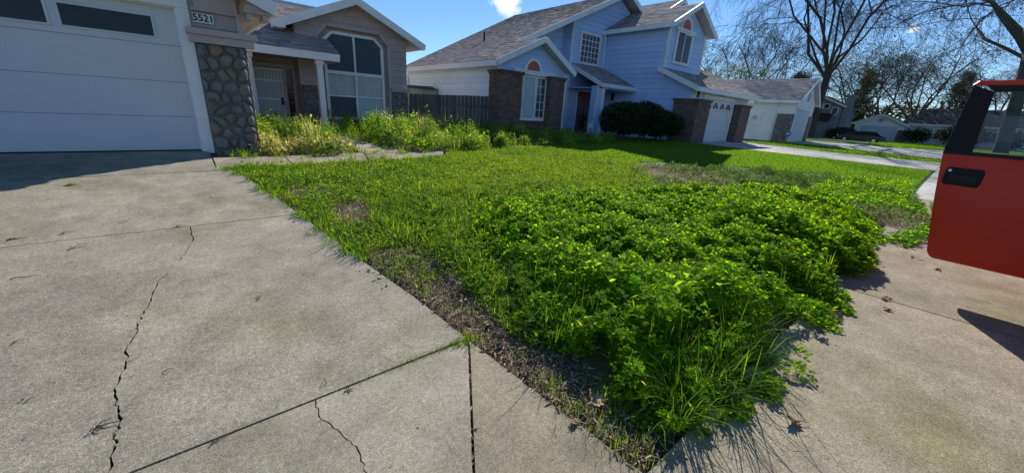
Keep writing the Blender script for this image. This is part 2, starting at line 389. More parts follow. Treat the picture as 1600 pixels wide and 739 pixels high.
# ================================================================ SETTING: ground, concrete, street
def in_poly(x, y, poly):
    x = np.asarray(x); y = np.asarray(y); c = np.zeros(x.shape, bool); n = len(poly)
    for i in range(n):
        x0, y0 = poly[i]; x1, y1 = poly[(i + 1) % n]
        if y0 == y1: continue
        k = ((y0 > y) != (y1 > y)) & (x < (x1 - x0) * (y - y0) / (y1 - y0) + x0); c ^= k
    return c
DRIVE_EDGE = [(1.32, .52), (1.25, 1.825), (1.18, 2.5), (1.05, 3.3), (.86, 4.7), (.68, 5.9), (.5, 6.85), (.35, 7.12), (.32, 8.35)]
DRIVE = [(-5.9, .52)] + DRIVE_EDGE + [(-5.9, 8.35)]
WALK = [(.30, 7.14), (1.3, 7.14), (2.6, 7.2), (4.3, 7.42), (4.6, 7.9), (3.65, 8.1), (3.45, 9.4), (3.3, 12.6), (2.5, 12.6), (2.75, 9.4), (2.75, 8.0), (1.9, 7.86), (.30, 7.84)]
SIDE = [(-8, -1.05), (46, -1.05), (46, .5), (-8, .5)]
DRIVE2 = [(18.5, 8.7), (18.9, 6), (19.8, 3.1), (20.4, .53), (26.2, .53), (25.2, 3), (24.5, 8.7)]
DRIVE3 = [(31.2, 7.9), (30.6, 4), (29.7, .53), (45.5, .53), (41, 5), (38, 7.9)]
CONC = [DRIVE, WALK, SIDE, DRIVE2, DRIVE3]
def conc_mask(x, y):
    m = np.zeros(np.shape(x), bool)
    for p in CONC: m |= in_poly(x, y, p)
    return m
t = NT('soil'); f = t.noise(3.0, 7, .7); g = t.noise(55, 5, .75); far = t.noise(.35, 5)
dirt = t.mix(.5, t.ramp(f, [(.3, (.11, .082, .058)), (.7, (.22, .168, .12))]), t.ramp(g, [(.3, (.075, .06, .045)), (.72, (.29, .23, .165))]))
turf = t.mix(.5, t.ramp(far, [(.3, (.05, .11, .02)), (.7, (.09, .17, .03))]), t.ramp(g, [(.3, (.035, .08, .015)), (.7, (.12, .2, .045))]))
at = t.n('ShaderNodeAttribute', attribute_name='Col')
SOIL = t.done(t.bsdf(t.mix(at.outputs['Color'], dirt, turf), .95, .15, t.mix(.5, f, g), .8, .03))
gx = np.unique(np.round(np.concatenate([np.linspace(-400, -40, 10), np.linspace(-40, -8, 9), np.arange(-8, 14, .16), np.arange(14, 30, .4), np.arange(30, 80, 2.5), np.linspace(80, 900, 14)]), 3))
gy = np.unique(np.round(np.concatenate([np.linspace(-400, -30, 9), np.linspace(-30, -3, 10), np.arange(-3, 10, .16), np.arange(10, 24, .6), np.linspace(24, 80, 14), np.linspace(80, 900, 12)]), 3))
GX, GY = np.meshgrid(gx, gy); Z = gz(GX, GY)
mask = np.zeros(GX.shape, bool)
for dx in (-.12, 0, .12):
    for dy in (-.12, 0, .12): mask |= conc_mask(GX + dx, GY + dy)
near = (GX > -8) & (GX < 30) & (GY > .4) & (GY < 14)
Z = Z - .02 - .045 * mask + np.where(near & ~mask, .03 * (fnoise(GX * 1.3, GY * 1.3, 5) - .4), 0)
Z = np.where((GY < -1.0) & (GX < 46), Z - .17, Z)
ny_, nx_ = GX.shape; V = np.stack([GX.ravel(), GY.ravel(), Z.ravel()], 1); ii = (np.arange(ny_ - 1)[:, None] * nx_ + np.arange(nx_ - 1)[None, :]).ravel()
isgrass = ((GX > 9.5) | (GY > 13) | (GY < -6)).ravel().astype(float)[:, None] * np.ones((1, 3))
arrmesh('ground', V, [np.stack([ii, ii + 1, ii + nx_ + 1, ii + nx_], 1)], isgrass, SOIL, kind='structure')

CON_A = concrete('driveway_concrete', (.335, .305, .242), 0); CON_B = concrete('sidewalk_concrete', (.345, .298, .218), 0); CON_C = concrete('pale_concrete', (.50, .485, .45), 0, False)
def slab(parent, poly, mat, name='concrete_slab', th=.1, dz=0.0):
    top = [(x, y, float(gz(x, y)) + dz) for x, y in poly]; n = len(top); bot = [(x, y, z - th) for x, y, z in top]
    ar = sum(poly[i][0] * poly[(i + 1) % n][1] - poly[(i + 1) % n][0] * poly[i][1] for i in range(n))
    if ar < 0: top.reverse(); bot.reverse()
    # a small worn arris round the top edge
    cx = sum(p[0] for p in top) / n; cy = sum(p[1] for p in top) / n
    return MB().add(top + bot, [tuple(range(n))] + [((i + 1) % n, i, n + i, n + (i + 1) % n) for i in range(n)]).build(name, mat, parent)
def jag(pts, amp, seed, sub=5):
    r = random.Random(seed); out = []
    for i in range(len(pts) - 1):
        a, b = pts[i], pts[i + 1]; L = math.hypot(b[0] - a[0], b[1] - a[1])
        for k in range(sub):
            q = k / sub; out.append((a[0] + (b[0] - a[0]) * q + r.uniform(-1, 1) * amp * (k > 0), a[1] + (b[1] - a[1]) * q + r.uniform(-1, 1) * amp * .6 * (k > 0)))
    return out + [pts[-1]]
def gapside(pts, w, seed):
    r = random.Random(seed); return [(x + w * r.uniform(.4, 1.5), y) for x, y in pts]
G = .009
dw = thing('driveway', None, None); dw['kind'] = 'structure'
crack = jag([(-.10, 4.70), (-.09, 4.38), (-.15, 4.08), (-.23, 3.82), (-.33, 3.56), (-.36, 3.33), (-.39, 3.18), (-.415, 3.0), (-.42, 2.9), (-.45, 2.78), (-.445, 2.62), (-.465, 2.5), (-.475, 2.38), (-.455, 2.25), (-.44, 2.18), (-.455, 2.08), (-.45, 2.0), (-.465, 1.832)], .011, 3)
cl, cr = gapside(crack, -.0055, 8), gapside(crack, .0055, 9)
edge = lambda y: next(a[0] + (b[0] - a[0]) * (y - a[1]) / (b[1] - a[1]) for a, b in zip(DRIVE_EDGE, DRIVE_EDGE[1:]) if a[1] <= y <= b[1] + 1e-6)
slab(dw, [(-5.9, 1.825 + G)] + cl[::-1] + [(-5.9, 4.70 - G)], CON_A)
slab(dw, [(1.25, 1.825 + G), (1.18, 2.5), (1.05, 3.3), (edge(4.69), 4.70 - G)] + cr, CON_A)
slab(dw, [(-5.9, 4.70 + G), (edge(4.70), 4.70 + G), (.68, 5.9), (edge(6.85), 6.93 - G), (-5.9, 6.93 - G)], CON_A)
slab(dw, [(-5.9, 6.93 + G), (.47, 6.93 + G), (.35, 7.12), (.28, 7.15), (.28, 8.46), (-5.9, 8.46)], CON_A)
ck2 = jag([(.30, 1.818), (.285, 1.70), (.32, 1.58), (.35, 1.47), (.37, 1.38), (.36, 1.25), (.40, 1.1), (.38, .9), (.42, .7), (.40, .525)], .008, 4)
a2, b2 = gapside(ck2, -.0028, 5), gapside(ck2, .003, 6)
slab(dw, [(-5.9, .525)] + a2[::-1] + [(-5.9, 1.818)], CON_A)
slab(dw, [(.405, .525), (.425, .525)] [:0] + b2 + [(.425, .525), (1.215 - G, 1.75), (1.20, 1.818)], CON_A)
slab(dw, [(.44, .525), (1.32, .525), (1.25, 1.81), (1.215 + G, 1.75)], CON_B)
sw = thing('sidewalk', None, None); sw['kind'] = 'structure'
xs = [-8.0, -4.2, -.35, 1.14, 4.82, 8.5, 12.2, 15.9, 19.6, 23.3, 27.0, 30.7, 34.4, 38.1, 41.8, 46.0]
for a, b in zip(xs, xs[1:]):
    sk = .05 if a > 1 else 0
    slab(sw, [(a + G, .51), (a + G + sk * 1.6, -1.05), (b - G + (sk * 1.6 if b < 45 else 0), -1.05), (b - G, .51)], CON_B if a < 9 else CON_C)
wk = thing('walkway', None, None); wk['kind'] = 'structure'
slab(wk, [(.30, 7.15), (1.3, 7.15), (1.3, 7.85), (.30, 7.84)], CON_B); slab(wk, [(1.32, 7.15), (2.6, 7.2), (2.75, 8.0), (1.9, 7.86), (1.32, 7.85)], CON_B)
slab(wk, [(2.62, 7.2), (4.3, 7.42), (4.6, 7.9), (3.65, 8.1), (2.77, 8.0)], CON_B); slab(wk, [(2.77, 8.02), (3.65, 8.12), (3.45, 9.8), (2.75, 9.8)], CON_B); slab(wk, [(2.75, 9.82), (3.45, 9.82), (3.3, 12.6), (2.5, 12.6)], CON_B)
d2 = thing('neighbour_driveway', None, None); d2['kind'] = 'structure'
slab(d2, [(18.5, 8.7), (18.9, 6), (19.6, 3.8), (25, 3.8), (24.5, 8.7)], CON_C); slab(d2, [(19.62, 3.78), (20.4, .53), (26.2, .53), (25.0, 3.78)], CON_C)
d3 = thing('far_driveway', None, None); d3['kind'] = 'structure'
slab(d3, [(31.2, 7.9), (30.6, 4.02), (41.4, 4.02), (38, 7.9)], CON_C); slab(d3, [(30.6, 4), (29.7, .53), (35.2, .53), (35.6, 4)], CON_C); slab(d3, [(35.62, 4), (35.22, .53), (45.5, .53), (41.4, 4)], CON_C)
ASPH = paint('asphalt', (.055, .054, .052), .9, .2, 2.0, .5, grain=150)
xs_ = [-60, 4, 10, 20, 30, 45.5]; sv = []
for x in xs_:
    for y in (-1.2, -9.5): sv.append((x, y, float(gz(x, -2)) - .13))
MB().add(sv, [(2 * i, 2 * i + 1, 2 * i + 3, 2 * i + 2) for i in range(len(xs_) - 1)]).build('street', ASPH)['kind'] = 'structure'
bpy.data.objects['street'].data.flip_normals()
kb = thing('kerb', None, None); kb['kind'] = 'structure'
for a, b in zip(xs, xs[1:]):
    m = MB(); za, zb = float(gz(a, 0)), float(gz(b, 0))
    m.add([(a + .005, -1.22, za - .3), (b - .005, -1.22, zb - .3), (b - .005, -1.06, zb - .3), (a + .005, -1.06, za - .3), (a + .005, -1.21, za - .003), (b - .005, -1.21, zb - .003), (b - .005, -1.06, zb - .003), (a + .005, -1.06, za - .003)], [(0, 3, 2, 1), (4, 5, 6, 7), (0, 1, 5, 4), (1, 2, 6, 5), (2, 3, 7, 6), (3, 0, 4, 7)])
    m.build('kerb_stone', CON_C, kb)
#PART2

# ================================================================ HOUSE 1 (taupe, stone piers)
XU, YU = (1, 0, 0), (0, 1, 0); FN, LN, RN = (0, -1, 0), (-1, 0, 0), (1, 0, 0)
TAUPE = paint('taupe_siding', (.47, .375, .365), .7, .1, 2.0, .25, rnd=.07, dirt=(.38, .31, .29)); TAUPE_T = paint('taupe_trim', (.49, .395, .385), .65, .1, 2.5, .2)
WHITE = paint('white_paint', (.80, .80, .79), .5, .06, 2.2, .1, dirt=(.5, .48, .44)); WHITE_D = paint('white_door_paint', (.60, .63, .66), .45, .05, 1.2, .08, dirt=(.55, .55, .55))
DARKG = glassy('dark_glass', (.014, .016, .02), .08, 1.0, .3); SKYG = glassy('window_glass', (.10, .115, .13), .04); SCREEN = paint('solar_screen', (.075, .085, .11), .6, .15, 30, .2)
BLINDG = glassy('blind_glass', (.12, .13, .14), .05, .07)
BLIND = paint('blind_slats', (.85, .85, .83), .6, .05); BLACK = paint('black_plastic', (.012, .012, .013), .4, .2, 8, .1)
h1 = thing('house', 'taupe single storey house with stone piers and white garage door numbered 5521', 'house', (0, 8.43, .5))
o8 = (0, 8.43, .5)
gar = clad(h1, o8, XU, FN, [[(.36, 0), (1.03, 0), (1.03, 2.3), (.36, 2.3)], [(-5.9, 0), (-4.86, 0), (-4.86, 2.3), (-5.9, 2.3)], [(-5.9, 2.3), (1.03, 2.3), (1.03, 2.5), (-2.45, 3.96), (-5.9, 2.5)]], .215, TAUPE, TAUPE_T)
clad(h1, (1.03, 8.44, .5), YU, RN, [[(0, 0), (6.0, 0), (6.0, 2.45), (0, 2.45)]], .215, TAUPE, TAUPE_T, joined=True)
clad(h1, (-5.9, 8.44, .5), YU, LN, [[(0, 0), (6.0, 0), (6.0, 2.45), (0, 2.45)]], .215, TAUPE, TAUPE_T, joined=True)
# garage door: four sections, a row of lights in the top one
gd = MB().box((-4.72, 8.58, .5), (.21, 8.62, 2.66)).build('garage_door', WHITE_D, h1)
for k in range(4):
    z0 = .512 + k * .536
    p = MB().box((-4.70, 8.535, z0), (.195, 8.58, z0 + .532)).build('door_panel', WHITE_D, gd, bevel=.004)
    for q in range(3): pass
for k in range(4):
    x1 = -.10 - k * 1.075; x0 = x1 - .94
    MB().box((x0, 8.527, 2.225), (x1, 8.534, 2.495)).build('pane', DARKG, gd)
    f = MB(); f.box((x0 - .03, 8.518, 2.495), (x1 + .03, 8.536, 2.52)); f.box((x0 - .03, 8.518, 2.20), (x1 + .03, 8.536, 2.225)); f.box((x0 - .03, 8.52, 2.225), (x0, 8.536, 2.495)); f.box((x1, 8.52, 2.225), (x1 + .03, 8.536, 2.495)); f.build('pane_frame', WHITE_D, gd)
MB().box((-4.7, 8.53, .496), (.2, 8.56, .512)).build('weather_seal', BLACK, gd)
fr = MB(); fr.box((.205, 8.38, .46), (.365, 8.56, 2.66)); fr.box((-4.87, 8.38, .46), (-4.715, 8.56, 2.66)); fr.box((-4.87, 8.378, 2.66), (.365, 8.56, 2.82)); fr.build('door_frame', WHITE, h1, bevel=.006)
sf = MB(); sf.box((.19, 8.45, .5), (.205, 8.535, 2.645)); sf.box((-4.715, 8.45, 2.645), (.205, 8.535, 2.66)); sf.build('door_stop', WHITE, h1)
# stone pier and two-step cap ledge
pier = MB().box((.375, 8.34, .42), (1.0, 8.425, 2.19)).build('stone_pier', paint('mortar_grey', (.19, .175, .16), .95, .2, 6, .4), h1)
stones(pier, (.37, 8.345, .40), XU, FN, .64, 1.80, .175, 4); stones(pier, (1.0, 8.34, .40), YU, RN, .1, 1.8, .2, 6, .05)
MB().box((1.0, 8.345, .42), (1.035, 8.75, 2.19)).build('stone_pier', MATS['mortar_grey'], h1)
lg = MB(); lg.box((.30, 8.27, 2.195), (1.16, 8.43, 2.31)); lg.box((.28, 8.22, 2.31), (1.20, 8.43, 2.40)); lg.build('cap_ledge', TAUPE_T, h1, bevel=.006)
bf = MB(); bf.box((.44, 8.375, 2.70), (1.0, 8.398, 3.2)); bf.box((.40, 8.36, 2.66), (1.04, 8.40, 2.70)); bf.box((.96, 8.352, 2.40), (1.04, 8.402, 2.66)); bf.build('framed_board', TAUPE_T, h1, bevel=.004)
pq = MB().box((.40, 8.372, 2.49), (.665, 8.392, 2.625)).build('number_plaque', paint('plaque_white', (.72, .72, .70), .45), h1, bevel=.004)
def lettering(txt, size, loc, rot, mat, parent, name='lettering'):
    cu = bpy.data.curves.new(name, 'FONT'); cu.body = txt; cu.size = size; cu.align_x = 'CENTER'; cu.align_y = 'CENTER'; cu.extrude = .002; cu.offset = size * .018
    tmp = bpy.data.objects.new('tmp', cu); COL.objects.link(tmp); dg = bpy.context.evaluated_depsgraph_get()
    me = bpy.data.meshes.new_from_object(tmp.evaluated_get(dg)); bpy.data.objects.remove(tmp)
    me.materials.clear(); me.materials.append(mat); o = link(name, me, parent); o.location = Vector(loc) - origin_of(parent); o.rotation_euler = rot; return o
lettering('5521', .135, (.533, 8.369, 2.557), (R(90), 0, 0), BLACK, pq, 'digits')
# garage roof with overhanging eave
for sgn, nm in ((1, 'roof'), (-1, 'roof')):
    ox = 1.42 if sgn > 0 else -6.32
    roof(h1, (ox, 7.95, 2.90), YU, (-sgn, 0, .42), 4.2, lambda s: 0, lambda s: 6.9)
MB().bar((1.45, 7.94, 2.80), (1.45, 14.6, 2.80), .05, .17).build('fascia', WHITE, h1)
for a, b in (((1.47, 7.93, 2.80), (-2.45, 7.93, 4.45)), ((-6.37, 7.93, 2.80), (-2.45, 7.93, 4.45))): MB().bar(a, b, .05, .19).build('barge_board', WHITE, h1)
so = MB(); so.box((1.04, 7.98, 2.70), (1.40, 8.42, 2.73)); so.box((1.08, 8.02, 2.60), (1.16, 8.40, 2.70)); so.box((1.30, 8.02, 2.62), (1.38, 8.40, 2.70)); so.box((1.06, 8.0, 2.73), (1.40, 8.05, 2.80)); so.build('eave_bracket', TAUPE_T, h1)
# main roof over porch
roof(h1, (0, 12.72, 2.70), XU, (0, 1, .42), 5.0, lambda s: -5.9, lambda s: 3.92 if s < 1.28 else 3.2 if s < 1.7 else 6.55)
roof(h1, (0, 21.75, 2.70), XU, (0, -1, .42), 5.0, lambda s: -5.9, lambda s: 7.0)
pf = MB(); pf.box((1.36, 12.70, 2.50), (3.90, 12.80, 2.70)); pf.box((3.82, 12.80, 2.50), (3.90, 13.95, 2.70)); pf.build('porch_beam', WHITE, h1, bevel=.006)
MB().box((1.36, 12.81, 2.56), (3.81, 14.45, 2.60)).build('porch_ceiling', TAUPE_T, h1)
for x in (1.53, 3.28):
    p = MB().box((x, 12.82, .45), (x + .16, 12.98, 2.40)).build('porch_post', WHITE, h1, bevel=.008)
    MB().box((x - .03, 12.79, 2.38), (x + .19, 13.01, 2.55)).build('post_capital', WHITE, p, bevel=.01)
wl = clad(h1, (0, 14.5, .5), XU, FN, [[(1.03, 0), (3.2, 0), (3.2, 2.3), (1.03, 2.3)]], .215, TAUPE, TAUPE_T)
MB().box((1.0, 12.9, .42), (3.15, 14.5, .52)).build('porch_floor', CON_B, h1)
# front door with white security screen, and a sidelight of five panes
fd = MB().box((1.86, 14.43, .56), (2.66, 14.465, 2.24)).build('front_door', paint('screen_door', (.50, .50, .50), .6, .05), h1)
for k in range(9): x = 1.90 + k * .088; MB().box((x, 14.41, .64), (x + .014, 14.428, 2.18)).build('door_bar', WHITE, fd)
for z in (.56, 1.32, 1.86, 2.18): MB().box((1.86, 14.403, z), (2.66, 14.43, z + .05)).build('door_rail', WHITE, fd)
MB().box((2.53, 14.39, 1.18), (2.61, 14.415, 1.40)).build('handle', BLACK, fd)
ff = MB(); ff.box((1.76, 14.39, .52), (1.86, 14.48, 2.36)); ff.box((2.66, 14.39, .52), (2.74, 14.48, 2.36)); ff.box((2.92, 14.39, .52), (3.0, 14.48, 2.36)); ff.box((1.76, 14.387, 2.27), (3.0, 14.48, 2.38)); ff.build('door_frame', TAUPE_T, h1)
for k in range(5): MB().box((2.75, 14.44, .62 + k * .33), (2.91, 14.455, .92 + k * .33)).build('sidelight_pane', DARKG, h1)
# big window gable
rf = lambda x: 3.47 + .44 * min(x - 2.53, 7.07 - x) - .62
Wp = [[(3.05, 0), (3.66, 0), (3.66, 3.12), (3.05, 3.06)], [(5.92, 0), (6.6, 0), (6.6, 3.08), (5.92, 3.12)], [(3.05, 3.06), (3.66, 3.12), (5.92, 3.12), (6.6, 3.06), (4.8, 3.88)], [(3.66, 2.80), (3.96, 3.12), (3.66, 3.12)], [(5.92, 2.80), (5.92, 3.12), (5.62, 3.12)]]
clad(h1, (0, 14, .5), XU, FN, Wp, .205, TAUPE, TAUPE_T)
clad(h1, (0, 14.17, .5), XU, FN, [[(3.5, 0), (6.1, 0), (6.1, 3.2), (3.5, 3.2)]], .205, TAUPE, TAUPE_T)
sr = MB(); loop = [(3.62, .5), (3.62, 3.30), (3.94, 3.65), (5.64, 3.65), (5.96, 3.30), (5.96, .5)]
for a, b in zip(loop, loop[1:]): sr.bar((a[0], 13.975, a[1]), (b[0], 13.975, b[1]), .07, .11, (0, 1, 0) if abs(a[0] - b[0]) < .01 else (0, 0, 1)) if False else sr.bar((a[0], 14.0, a[1]), (b[0], 14.0, b[1]), .10, .09, (0, 1, 0))
sr.build('window_surround', TAUPE_T, h1)
wi = MB(); y0 = 14.10
oct_o = [(3.86, .84), (3.86, 3.22), (4.12, 3.46), (5.48, 3.46), (5.74, 3.22), (5.74, .84)]
for a, b in list(zip(oct_o, oct_o[1:])) + [(oct_o[-1], oct_o[0])]: wi.bar((a[0], y0, a[1]), (b[0], y0, b[1]), .085, .10, (0, 1, 0))
wo = wi.build('window', WHITE, h1)
ms = MB(); ms.box((4.76, 14.07, .88), (4.84, 14.14, 2.24)); ms.box((4.77, 14.07, 2.34), (4.83, 14.14, 3.43)); ms.box((3.9, 14.065, 2.24), (5.70, 14.14, 2.34)); ms.build('mullion', WHITE, wo)
ss = MB(); ss.box((3.9, 14.085, 1.54), (4.76, 14.14, 1.60)); ss.box((4.84, 14.085, 1.54), (5.7, 14.14, 1.60)); ss.build('sash_rail', WHITE, wo)
MB().prism([(3.9, 14.125, 2.34), (4.77, 14.125, 2.34), (4.77, 14.125, 3.42), (4.14, 14.125, 3.42), (3.9, 14.125, 3.2)], (0, .01, 0)).build('pane', SCREEN, wo)
MB().prism([(4.83, 14.125, 2.34), (5.7, 14.125, 2.34), (5.7, 14.125, 3.2), (5.46, 14.125, 3.42), (4.83, 14.125, 3.42)], (0, .01, 0)).build('pane', SCREEN, wo)
for (a, b, c, d, m) in ((3.9, 4.76, .88, 1.54, SCREEN), (3.9, 4.76, 1.6, 2.24, BLINDG), (4.84, 5.7, .88, 1.54, BLINDG), (4.84, 5.7, 1.6, 2.24, BLINDG)):
    MB().box((a, 14.118, c), (b, 14.122, d)).build('pane', m, wo)
    if m is BLINDG:
        bl = MB(); z = c + .03
        while z < d - .02: bl.add([(a + .01, 14.124, z - .012), (b - .01, 14.124, z - .012), (b - .01, 14.138, z + .028), (a + .01, 14.138, z + .028)], [(0, 1, 2, 3)]); z += .045
        bl.build('blind_slat', BLIND, wo)['kind'] = 'stuff'
mg = MB()
for (a, b, c, d) in ((3.9, 4.76, 1.6, 2.24), (4.84, 5.7, 1.6, 2.24)):
    for k in (1, 2): x = a + (b - a) * k / 3; mg.box((x - .008, 14.108, c), (x + .008, 14.117, d))
    mg.box((a, 14.107, (c + d) / 2 - .008), (b, 14.116, (c + d) / 2 + .008))
mg.build('muntin', WHITE, wo)
for a, w in ((3.06, .56), (5.98, .62)):
    p = MB().box((a, 13.93, .4), (a + w, 13.995, 1.82)).build('stone_pier', MATS['mortar_grey'], h1)
    stones(p, (a, 13.94, .45), XU, FN, w, 1.36, .21, int(a * 10), .05)
    cp = MB(); cp.box((a - .03, 13.86, 1.82), (a + w + .04, 14.0, 1.90)); cp.box((a - .05, 13.83, 1.90), (a + w + .06, 14.0, 1.96)); cp.build('cap_ledge', TAUPE_T, h1)
clad(h1, (6.6, 14.01, .5), YU, RN, [[(0, 0), (8, 0), (8, 3), (0, 3)]], .215, TAUPE, TAUPE_T, joined=True)
clad(h1, (3.05, 12.9, .5), YU, LN, [[(1.1, 2.2), (1.6, 2.2), (1.6, 3.1), (1.1, 3.1)]], .205, TAUPE, TAUPE_T, joined=True)
roof(h1, (7.07, 13.58, 3.47), YU, (-1, 0, .44), 2.48, lambda s: 0, lambda s: 5.5); roof(h1, (2.53, 13.58, 3.47), YU, (1, 0, .44), 2.48, lambda s: 0, lambda s: 4.0)
for a, b in (((2.48, 13.56, 3.37), (4.8, 13.56, 4.40)), ((7.12, 13.562, 3.37), (4.8, 13.562, 4.40))): MB().bar(a, b, .06, .21).build('barge_board', WHITE, h1)
MB().box((2.44, 13.5, 3.30), (2.72, 14.0, 3.50)).build('eave_return', WHITE, h1); MB().bar((7.12, 13.53, 3.40), (7.12, 19, 3.40), .05, .16).build('fascia', WHITE, h1)
bs = MB(); bs.box((-5.8, 14.7, .4), (6.45, 21.3, 2.62)); bs.build('rear_body', TAUPE_T, h1)

# ================================================================ HOUSE 2 (blue two storey)
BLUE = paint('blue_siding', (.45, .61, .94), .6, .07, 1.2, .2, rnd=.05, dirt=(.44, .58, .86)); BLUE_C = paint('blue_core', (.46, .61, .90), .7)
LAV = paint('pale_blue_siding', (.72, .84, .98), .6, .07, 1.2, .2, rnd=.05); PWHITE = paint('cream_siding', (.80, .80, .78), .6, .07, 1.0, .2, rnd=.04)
CORAL = paint('coral_panel', (.50, .13, .10), .6, .1)
h2 = thing('house', 'blue two storey house with white trim, brick piers and coral arched windows', 'house', (18, 9, .5))
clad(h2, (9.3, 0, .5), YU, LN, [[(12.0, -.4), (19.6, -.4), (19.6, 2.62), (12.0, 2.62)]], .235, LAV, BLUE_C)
clad(h2, (0, 12, .5), XU, FN, [[(9.3, -.2), (12.95, -.2), (12.95, 2.58), (11.2, 3.52), (9.3, 2.62)]], .235, BLUE, BLUE_C)
clad(h2, (12.95, 12.01, .5), YU, RN, [[(0, -.2), (2.3, -.2), (2.3, 2.55), (0, 2.55)]], .235, BLUE, BLUE_C, joined=True)
clad(h2, (0, 14.45, .5), XU, FN, [[(12.9, -.2), (15.2, -.2), (15.2, 5.15), (12.9, 4.15)]], .235, BLUE, BLUE_C)
clad(h2, (0, 13.9, .5), XU, FN, [[(15.2, -.2), (21.6, -.2), (21.6, 5.4), (18.7, 6.75), (15.2, 5.2)]], .235, BLUE, BLUE_C)
clad(h2, (15.2, 13.92, .5), YU, LN, [[(0, -.2), (.53, -.2), (.53, 5.2), (0, 5.2)]], .235, BLUE, BLUE_C, joined=True)
clad(h2, (18, 0, .5), YU, LN, [[(10.4, -.2), (13.9, -.2), (13.9, 5.15), (10.4, 5.15)], [(8.8, -.2), (10.4, -.2), (10.4, 3.18), (8.8, 2.45)]], .235, BLUE, BLUE_C)
clad(h2, (0, 10.4, .5), XU, FN, [[(18.0, 3.0), (21.5, 3.0), (21.5, 5.12), (19.75, 6.02), (18.0, 5.12)]], .235, BLUE, BLUE_C)
clad(h2, (21.5, 10.41, .5), YU, RN, [[(0, 3.0), (3.5, 3.0), (3.5, 5.12), (0, 5.12)]], .235, BLUE, BLUE_C, joined=True)
clad(h2, (0, 8.8, .5), XU, FN, [[(18.0, -.1), (19.3, -.1), (19.3, 2.42), (18.0, 2.42)], [(22.72, -.1), (25.0, -.1), (25.0, 2.42), (22.72, 2.42)], [(19.3, 2.04), (22.72, 2.04), (22.72, 2.42), (19.3, 2.42)]], .235, PWHITE, WHITE)
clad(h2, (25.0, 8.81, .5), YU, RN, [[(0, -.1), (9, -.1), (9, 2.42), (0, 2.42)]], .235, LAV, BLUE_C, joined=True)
bb = MB(); bb.box((9.45, 14.7, .2), (21.3, 19.4, 3.0)); bb.box((13.2, 14.65, 3.0), (21.3, 20, 5.0)); bb.box((18.15, 10.6, .4), (21.35, 14.6, 5.5)); bb.box((18.2, 9.0, .4), (24.8, 17.6, 2.8)); bb.build('rear_body', BLUE_C, h2)
# second upper gable behind and to the right
clad(h2, (0, 12.6, .5), XU, FN, [[(21.5, 2.9), (25.2, 2.9), (25.2, 5.35), (22.1, 6.95), (21.5, 6.6)]], .235, BLUE, BLUE_C)
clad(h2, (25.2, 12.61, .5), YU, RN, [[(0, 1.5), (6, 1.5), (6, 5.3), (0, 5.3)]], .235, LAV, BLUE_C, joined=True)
roof(h2, (25.65, 12.25, 5.82), YU, (-1, 0, .54), 4.03, lambda s: 0, lambda s: 6.5); roof(h2, (18.6, 12.25, 5.82), YU, (1, 0, .54), 4.0, lambda s: 0, lambda s: 6.5)
MB().box((21.6, 12.8, 3.0), (25.1, 18, 5.9)).build('rear_body', BLUE_C, h2)
for a_, b_ in (((25.7, 12.22, 5.72), (22.12, 12.22, 7.65)), ((19.9, 12.218, 6.45), (22.12, 12.218, 7.65))): MB().bar(a_, b_, .05, .2).build('barge_board', WHITE, h2)
# roofs
fL = lambda s: 11.65 - 11.65 if s * .91 < 2.25 else 1.75
roof(h2, (9.0, 11.62, 3.14), YU, (1, 0, .456), 10.67, fL, lambda s: 8.0 + 2.9 * s / 10.67, row=.155, tab=.33)
roof(h2, (28.4, 13.37, 3.14), YU, (-1, 0, .456), 10.67, lambda s: 0, lambda s: 8.0)
roof(h2, (13.1, 11.62, 3.12), YU, (-1, 0, .53), 2.1, lambda s: 0, lambda s: 2.9)
roof(h2, (15.15, 11.72, 2.88), XU, (0, 1, .44), 2.38, lambda s: 0, lambda s: 2.84)
roof(h2, (17.6, 9.98, 5.62), YU, (1, 0, .53), 2.44, lambda s: 0, lambda s: 4.2); roof(h2, (21.9, 9.98, 5.62), YU, (-1, 0, .53), 2.44, lambda s: 0, lambda s: 4.2)
roof(h2, (17.65, 8.38, 2.92), XU, (0, 1, .43), 4.5, lambda s: 0 if s < 2.25 else .5, lambda s: 7.6); roof(h2, (17.65, 16.6, 2.92), XU, (0, -1, .43), 4.5, lambda s: .5, lambda s: 7.6)
def barge(p, a, b, h=.2, w=.05, m=WHITE, nm='barge_board'): return MB().bar(a, b, w, h).build(nm, m, p)
barge(h2, (8.97, 11.66, 3.03), (8.97, 19.65, 3.03), .2, .05, WHITE, 'fascia'); barge(h2, (8.95, 11.60, 3.05), (11.25, 11.60, 4.10)); barge(h2, (13.16, 11.598, 3.02), (11.25, 11.598, 4.10))
barge(h2, (11.2, 13.35, 4.05), (18.7, 13.35, 7.47), .22); barge(h2, (26, 13.348, 4.14), (18.7, 13.348, 7.47), .22)
barge(h2, (15.13, 11.70, 2.80), (18.0, 11.70, 2.80), .17, .05, WHITE, 'fascia'); barge(h2, (15.12, 11.68, 2.81), (15.12, 13.9, 3.79), .18)
barge(h2, (17.57, 9.96, 5.52), (17.57, 13.88, 5.52), .19, .05, WHITE, 'fascia'); barge(h2, (17.54, 9.95, 5.52), (19.75, 9.95, 6.69), .2); barge(h2, (21.96, 9.948, 5.52), (19.75, 9.948, 6.69), .2)
barge(h2, (17.62, 8.36, 2.83), (25.27, 8.36, 2.83), .19, .05, WHITE, 'fascia'); barge(h2, (17.60, 8.35, 2.83), (17.60, 10.45, 3.73), .2); barge(h2, (25.29, 8.35, 2.83), (25.29, 12.5, 4.61), .2)
